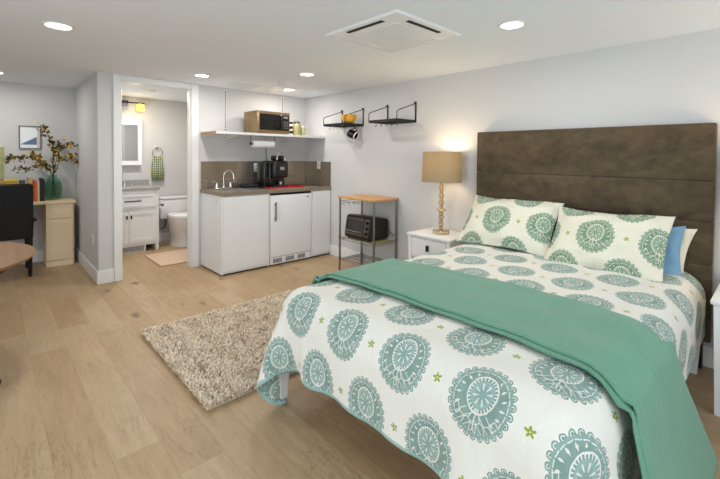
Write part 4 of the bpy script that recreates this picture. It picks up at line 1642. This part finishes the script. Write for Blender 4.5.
br_paths = [
    ([(52, 172), (53, 150), (51, 141), (44, 130), (37, 121)], 6.02, 5.98),
    ([(52, 172), (56, 158), (62, 146), (70, 143), (77, 147)], 6.0, 5.88),
    ([(52, 172), (60, 160), (68, 154), (76, 158), (79, 166)], 6.0, 5.86),
    ([(51, 172), (44, 163), (38, 158), (28, 156), (14, 157), (6, 160)], 6.0, 5.95),
    ([(51, 172), (46, 167), (36, 166), (24, 170), (14, 168)], 6.0, 5.9),
    ([(52, 172), (52, 160), (56, 148), (60, 141)], 6.0, 6.05),
    ([(51, 172), (45, 166), (38, 160), (30, 152)], 6.0, 6.08),
]
for bi, (pts, ya, yb2) in enumerate(br_paths):
    wp = []
    for k, (u, v) in enumerate(pts):
        y_ = ya+(yb2-ya)*k/(len(pts)-1)
        p = at(u+0.5, v, y_)
        wp.append(p)
    wp[0] = Vector((VX+0.006*math.cos(bi), VY+0.006*math.sin(bi*1.7), vz+0.29))
    bot = Vector((VX+0.02*math.cos(bi*2.1), VY+0.02*math.sin(bi*2.1), vz+0.03))
    labs = ['tallest branch in the green vase, reaching over the framed print', 'flowering branch arching right from the vase, upper',
            'flowering branch drooping right from the vase, lower', 'longest leafy branch reaching far left over the books',
            'low leafy branch bending left just above the books', 'short upright branch with yellow leaves in the vase',
            'short leafy branch leaning left of the vase neck']
    t = thing('branch', labs[bi], 'branch', tuple(bot), 'branches in the green vase')
    allp = [bot]+wp
    n = len(allp)
    bm = B()
    tube(bm, allp, 0.003, 6, radii=[0.0045-0.003*k/(n-1) for k in range(n)])
    obj('twig', bm, 'bark', t, True)
    lf, bl = B(), B()
    for k in range(1, n-1):
        for q in range(17 if k > 1 else 6):
            s = rs_.random()
            p = allp[k].lerp(allp[k+1], s)
            if p.z < vz+0.34:
                continue
            p = p+Vector((rs_.gauss(0, 0.022), rs_.gauss(0, 0.016), rs_.gauss(0, 0.02)))
            tgt = lf if rs_.random() < (0.72 if bi not in (1, 2) else 0.55) else bl
            Ln = rs_.uniform(0.035, 0.072) if tgt is lf else rs_.uniform(0.018, 0.032)
            a = Vector((rs_.gauss(0, 1), rs_.gauss(0, 1), rs_.gauss(0, 1))).normalized()
            b = a.cross(Vector((rs_.gauss(0, 1), rs_.gauss(0, 1), rs_.gauss(0, 1)))).normalized()
            c_ = a.cross(b)
            wd = Ln*0.36 if tgt is lf else Ln*0.7
            v = [tgt.verts.new(p-a*Ln/2), tgt.verts.new(p+b*wd*0.9+c_*0.003), tgt.verts.new(p+a*Ln/2), tgt.verts.new(p-b*wd*0.9+c_*0.003), tgt.verts.new(p-c_*0.004)]
            for i_ in range(4):
                tgt.faces.new((v[i_], v[(i_+1) % 4], v[4]))
    obj('leaves', lf, 'leaf', t)
    if len(bl.verts):
        obj('blossoms', bl, 'blossom', t)

# ------------------------------------------------------------------ bathroom
vn = thing('bathroom_vanity', 'white bathroom vanity with two doors and a wide drawer', 'vanity', (1.42, 6.18, 0))
VX0, VX1, VY0 = 1.10, 1.728, 5.93
obj('body', box(B(), VX0, VX1, VY0+0.02, 6.435, 0.09, 0.835, 0.002), 'bath_white', vn)
bm = B()
for a, b, c, d_ in ((VX0, VX0+0.035, 0.001, 0.835), (VX1-0.035, VX1, 0.001, 0.835)):
    box(bm, a, b, VY0, VY0+0.0195, c, d_, 0.002)
box(bm, VX0+0.035, VX1-0.035, VY0+0.004, VY0+0.0195, 0.09, 0.13)
box(bm, VX0+0.035, VX1-0.035, VY0+0.004, VY0+0.0195, 0.565, 0.60)
box(bm, VX0+0.035, VX1-0.035, VY0+0.004, VY0+0.0195, 0.79, 0.835)
box(bm, VX1-0.04, VX1, VY0+0.02, 6.43, 0.001, 0.09)
obj('face_frame', bm, 'bath_white', vn)


def shaker(bm, x0, x1, z0, z1, y, t=0.05):
    box(bm, x0, x1, y+0.006, y+0.014, z0, z1)
    box(bm, x0, x0+t, y-0.002, y+0.006, z0, z1)
    box(bm, x1-t, x1, y-0.002, y+0.006, z0, z1)
    box(bm, x0+t, x1-t, y-0.002, y+0.006, z0, z0+t)
    box(bm, x0+t, x1-t, y-0.002, y+0.006, z1-t, z1)


xm = (VX0+VX1)/2-0.055
dr_ = B()
shaker(dr_, VX0+0.037, VX1-0.037, 0.602, 0.788, VY0-0.012, 0.035)
dr_ = obj('drawer', dr_, 'bath_white', vn)
obj('drawer_handle', tube(B(), [(1.31, VY0-0.016, 0.695), (1.31, VY0-0.035, 0.695), (1.50, VY0-0.035, 0.695), (1.50, VY0-0.016, 0.695)], 0.008, 8), 'black_metal', dr_, True)
for a, b, hx in ((VX0+0.037, 1.357, 1.333), (1.361, VX1-0.037, 1.385)):
    bm = B()
    shaker(bm, a, b, 0.132, 0.563, VY0-0.012, 0.05)
    d_ = obj('door', bm, 'bath_white', vn)
    obj('door_handle', box(B(), hx-0.009, hx+0.009, VY0-0.03, VY0-0.0145, 0.46, 0.505, 0.002), 'black_metal', d_)
obj('countertop', box(B(), VX0-0.01, VX1+0.012, VY0-0.02, 6.448, 0.8355, 0.87, 0.003), 'fake_marble', vn)
obj('splash', box(B(), VX0-0.01, VX1+0.012, 6.43, 6.448, 0.8705, 0.95, 0.002), 'fake_marble', vn)
fb_ = thing('bathroom_faucet', 'small chrome faucet on the bathroom vanity top', 'faucet', (1.38, 6.30, 0.87))
bm = B()
lathe(bm, [(0.022, 0.871), (0.02, 0.90), (0.016, 0.95), (0.002, 0.965)], 14, 1.40, 6.33)
tube(bm, [(1.40, 6.33, 0.93), (1.40, 6.27, 0.955), (1.40, 6.22, 0.94)], 0.009, 8)
obj('spout', bm, 'chrome', fb_, True)
for s in (-1, 1):
    bm = B()
    lathe(bm, [(0.02, 0.871), (0.014, 0.90), (0.018, 0.925), (0.002, 0.93)], 12, 1.40+s*0.085, 6.33)
    obj('tap_handle', bm, 'chrome', fb_, True)
# toe vent under vanity
vt = thing('floor_vent', 'grey toe kick vent grille at the foot of the bathroom vanity', 'vent', (1.35, VY0+0.02, 0.0))
bm = B()
box(bm, 1.14, 1.56, VY0+0.028, VY0+0.034, 0.008, 0.085)
obj('grille', bm, 'grey_plastic', vt)
bm = B()
for a in ((1.13, 1.57, 0.001, 0.012), (1.13, 1.57, 0.078, 0.089), (1.13, 1.15, 0.012, 0.078), (1.545, 1.57, 0.012, 0.078)):
    box(bm, a[0], a[1], VY0+0.020, VY0+0.0275, a[2], a[3])
for k in range(4):
    z = 0.02+k*0.015
    box(bm, 1.15, 1.545, VY0+0.022, VY0+0.0275, z, z+0.004)
obj('frame', bm, 'trim_white', vt)
mc = thing('medicine_cabinet', 'white framed mirror cabinet on the bathroom wall above the vanity', 'mirror', (1.42, 6.40, 1.17))
bm = B()
mx0, mx1, mz0, mz1 = 1.17, 1.63, 1.165, 1.80
box(bm, mx0, mx0+0.05, 6.36, 6.448, mz0, mz1)
box(bm, mx1-0.05, mx1, 6.36, 6.448, mz0, mz1)
box(bm, mx0+0.05, mx1-0.05, 6.36, 6.448, mz0, mz0+0.06)
box(bm, mx0+0.05, mx1-0.05, 6.36, 6.448, mz1-0.06, mz1)
obj('frame', bm, 'bath_white', mc)
mat('mirror_glass', (200, 202, 204), 0.04, 1.0)
obj('mirror', box(B(), mx0+0.05, mx1-0.05, 6.37, 6.375, mz0+0.06, mz1-0.06), 'mirror_glass', mc)
vl = thing('vanity_light', 'bathroom wall light with yellow glowing square shades above the mirror', 'wall light', (1.45, 6.42, 2.05))
bm = B()
box(bm, 1.12, 1.665, 6.34, 6.36, 2.045, 2.062, 0.003)
box(bm, 1.36, 1.46, 6.36, 6.448, 2.0, 2.08, 0.003)
obj('bar', bm, 'black_metal', vl)
for cx in (1.20, 1.405, 1.61):
    s_ = obj('glass_shade', lathe(B(), [(0.050, 1.945), (0.052, 2.03), (0.03, 2.044), (0.027, 2.044), (0.046, 2.028), (0.046, 1.945), (0.050, 1.945)], 28, cx, 6.35, close=False), 'vanity_glow' if cx != 1.405 else 'clear_plastic', vl, True)
l = bpy.data.lights.new('vanity_bulb', 'POINT')
l.energy = 2.2
l.color = (1, 0.86, 0.62)
l.shadow_soft_size = 0.05
lo = bpy.data.objects.new('vanity_bulb', l)
C.objects.link(lo)
lo.parent = vl
lo.location = (0.05, -0.25, -0.25)
bl_ = thing('bathroom_ceiling_light', 'small round white ceiling light inside the bathroom', 'ceiling light', (1.545, 5.6, H))
obj('lens', lathe(B(), [(0.001, H-0.02), (0.05, H-0.018), (0.062, H-0.008), (0.062, H-0.001), (0.001, H-0.001)], 28, 1.545, 5.6), 'trim_white', bl_, True)
l = bpy.data.lights.new('bath_fill', 'AREA')  # added fill that brightens the bathroom; the fixture itself is unlit
l.shape = 'DISK'; l.size = 0.12; l.energy = 13; l.color = (1, 0.97, 0.93)
lo = bpy.data.objects.new('bath_fill', l)
C.objects.link(lo)
lo.parent = bl_
lo.location = (0, 0, -0.03)

rg = thing('towel_ring', 'chrome towel ring on the bathroom wall holding a patterned towel', 'towel ring', (1.85, 6.42, 1.36))
bm = B()
pts = [(1.85+0.07*math.sin(2*PI*k/24), 6.40, 1.35+0.07*math.cos(2*PI*k/24)) for k in range(25)]
tube(bm, pts, 0.0045, 8)
obj('ring', bm, 'pewter', rg, True)
obj('mount', lathe(B(), [(0.024, 6.449), (0.024, 6.44), (0.012, 6.43), (0.012, 6.395), (0.002, 6.392)], 20, 1.85, 0, 1.425, ax='y'), 'chrome', rg, True)
x = mat('towel_weave', rough=0.9)
X, Y, Z = x.xyz()
f = ((X/0.026).fract()-0.5).abs()+((Z/0.034).fract()-0.5).abs()
x.col(x.mix(f.lt(0.5), x.mix(((X/0.052).fract()).gt(0.5), (206, 196, 96), (176, 184, 170)), (86, 110, 100)))
bm = B()
n = 14
rows_ = []
for side_y, zz0 in ((-1, 0.93), (1, 0.98)):
    pass
pathz = [(6.385, 0.93), (6.383, 1.1), (6.386, 1.25), (6.392, 1.283), (6.40, 1.288), (6.408, 1.283), (6.414, 1.25), (6.416, 1.10), (6.416, 0.98)]
for (yy, zz) in pathz:
    spread = 0.05+0.034*min(1, max(0, (1.29-zz)/0.10))
    rows_.append([bm.verts.new((1.852+spread*(2*k/n-1), yy+0.006*math.sin(k*1.9)*min(1, (1.29-zz)*8+0.2), zz)) for k in range(n+1)])
for a, b in zip(rows_, rows_[1:]):
    for k in range(n):
        bm.faces.new((a[k], a[k+1], b[k+1], b[k]))
tw = obj('hand_towel', bm, 'towel_weave', None, 2)
tw.modifiers.new('t', 'SOLIDIFY').thickness = 0.005
tag(tw, 'yellow and green lattice patterned hand towel hanging on the bathroom ring', 'towel')

# toilet
tl = thing('toilet', 'white toilet beside the vanity in the bathroom', 'toilet', (2.05, 6.1, 0))
tx = 2.06
obj('tank', box(B(), tx-0.21, tx+0.21, 6.25, 6.43, 0.36, 0.655, 0.02, 3), 'porcelain', tl, True)
obj('tank_lid', box(B(), tx-0.22, tx+0.22, 6.24, 6.432, 0.656, 0.69, 0.008, 3), 'porcelain', tl, True)
bm = B()
secs = [(0.001, 0.125, 0.27, 6.10), (0.05, 0.115, 0.25, 6.10), (0.16, 0.11, 0.235, 6.10), (0.26, 0.145, 0.26, 6.06), (0.37, 0.18, 0.27, 5.99), (0.425, 0.19, 0.275, 5.98)]
rings = []
for z, rx, ry, cy in secs:
    rings.append([bm.verts.new((tx+rx*math.cos(2*PI*k/32), cy+ry*math.sin(2*PI*k/32), z)) for k in range(32)])
for a, b in zip(rings, rings[1:]):
    for k in range(32):
        bm.faces.new((a[k], a[(k+1) % 32], b[(k+1) % 32], b[k]))
bm.faces.new(rings[0][::-1]); bm.faces.new(rings[-1])
obj('bowl', bm, 'porcelain', tl, True)
obj('seat', lathe(B(), [(0.001, 0.427), (0.185, 0.427), (0.192, 0.435), (0.19, 0.445), (0.001, 0.446)], 36, tx, 5.985, sy=1.42), 'porcelain', tl, True)
obj('lid', lathe(B(), [(0.001, 0.4465), (0.188, 0.4465), (0.19, 0.457), (0.18, 0.467), (0.001, 0.472)], 36, tx, 5.985, sy=1.42), 'porcelain', tl, True)
bm = B()
tube(bm, [(1.90, 6.42, 0.20), (1.90, 6.38, 0.20), (1.92, 6.34, 0.22), (1.94, 6.33, 0.30), (1.92, 6.32, 0.355)], 0.008, 8)
obj('supply_hose', bm, 'black_plastic', tl, True)
tp = thing('toilet_paper_holder', 'toilet paper holder on the side of the vanity', 'holder', (1.75, 6.0, 0.62))
obj('arm', tube(B(), [(1.7285, 5.95, 0.615), (1.79, 5.95, 0.615), (1.79, 6.07, 0.615)], 0.006, 8), 'black_metal', tp, True)
tag(obj('toilet_paper_roll', lathe(B(), [(0.018, 5.965), (0.052, 5.965), (0.052, 6.065), (0.018, 6.065), (0.018, 5.965)], 28, 1.79, 0, 0.612, close=False, ax='y'), 'paper_white', None, True),
    'white toilet paper roll beside the bathroom vanity', 'toilet paper')
tag(obj('bath_mat', box(B(), 1.475, 2.05, 4.985, 5.66, 0.001, 0.014, 0.005), 'bath_mat', None, True),
    'pale tan mat on the bathroom floor by the toilet', 'mat')
cb_.free()
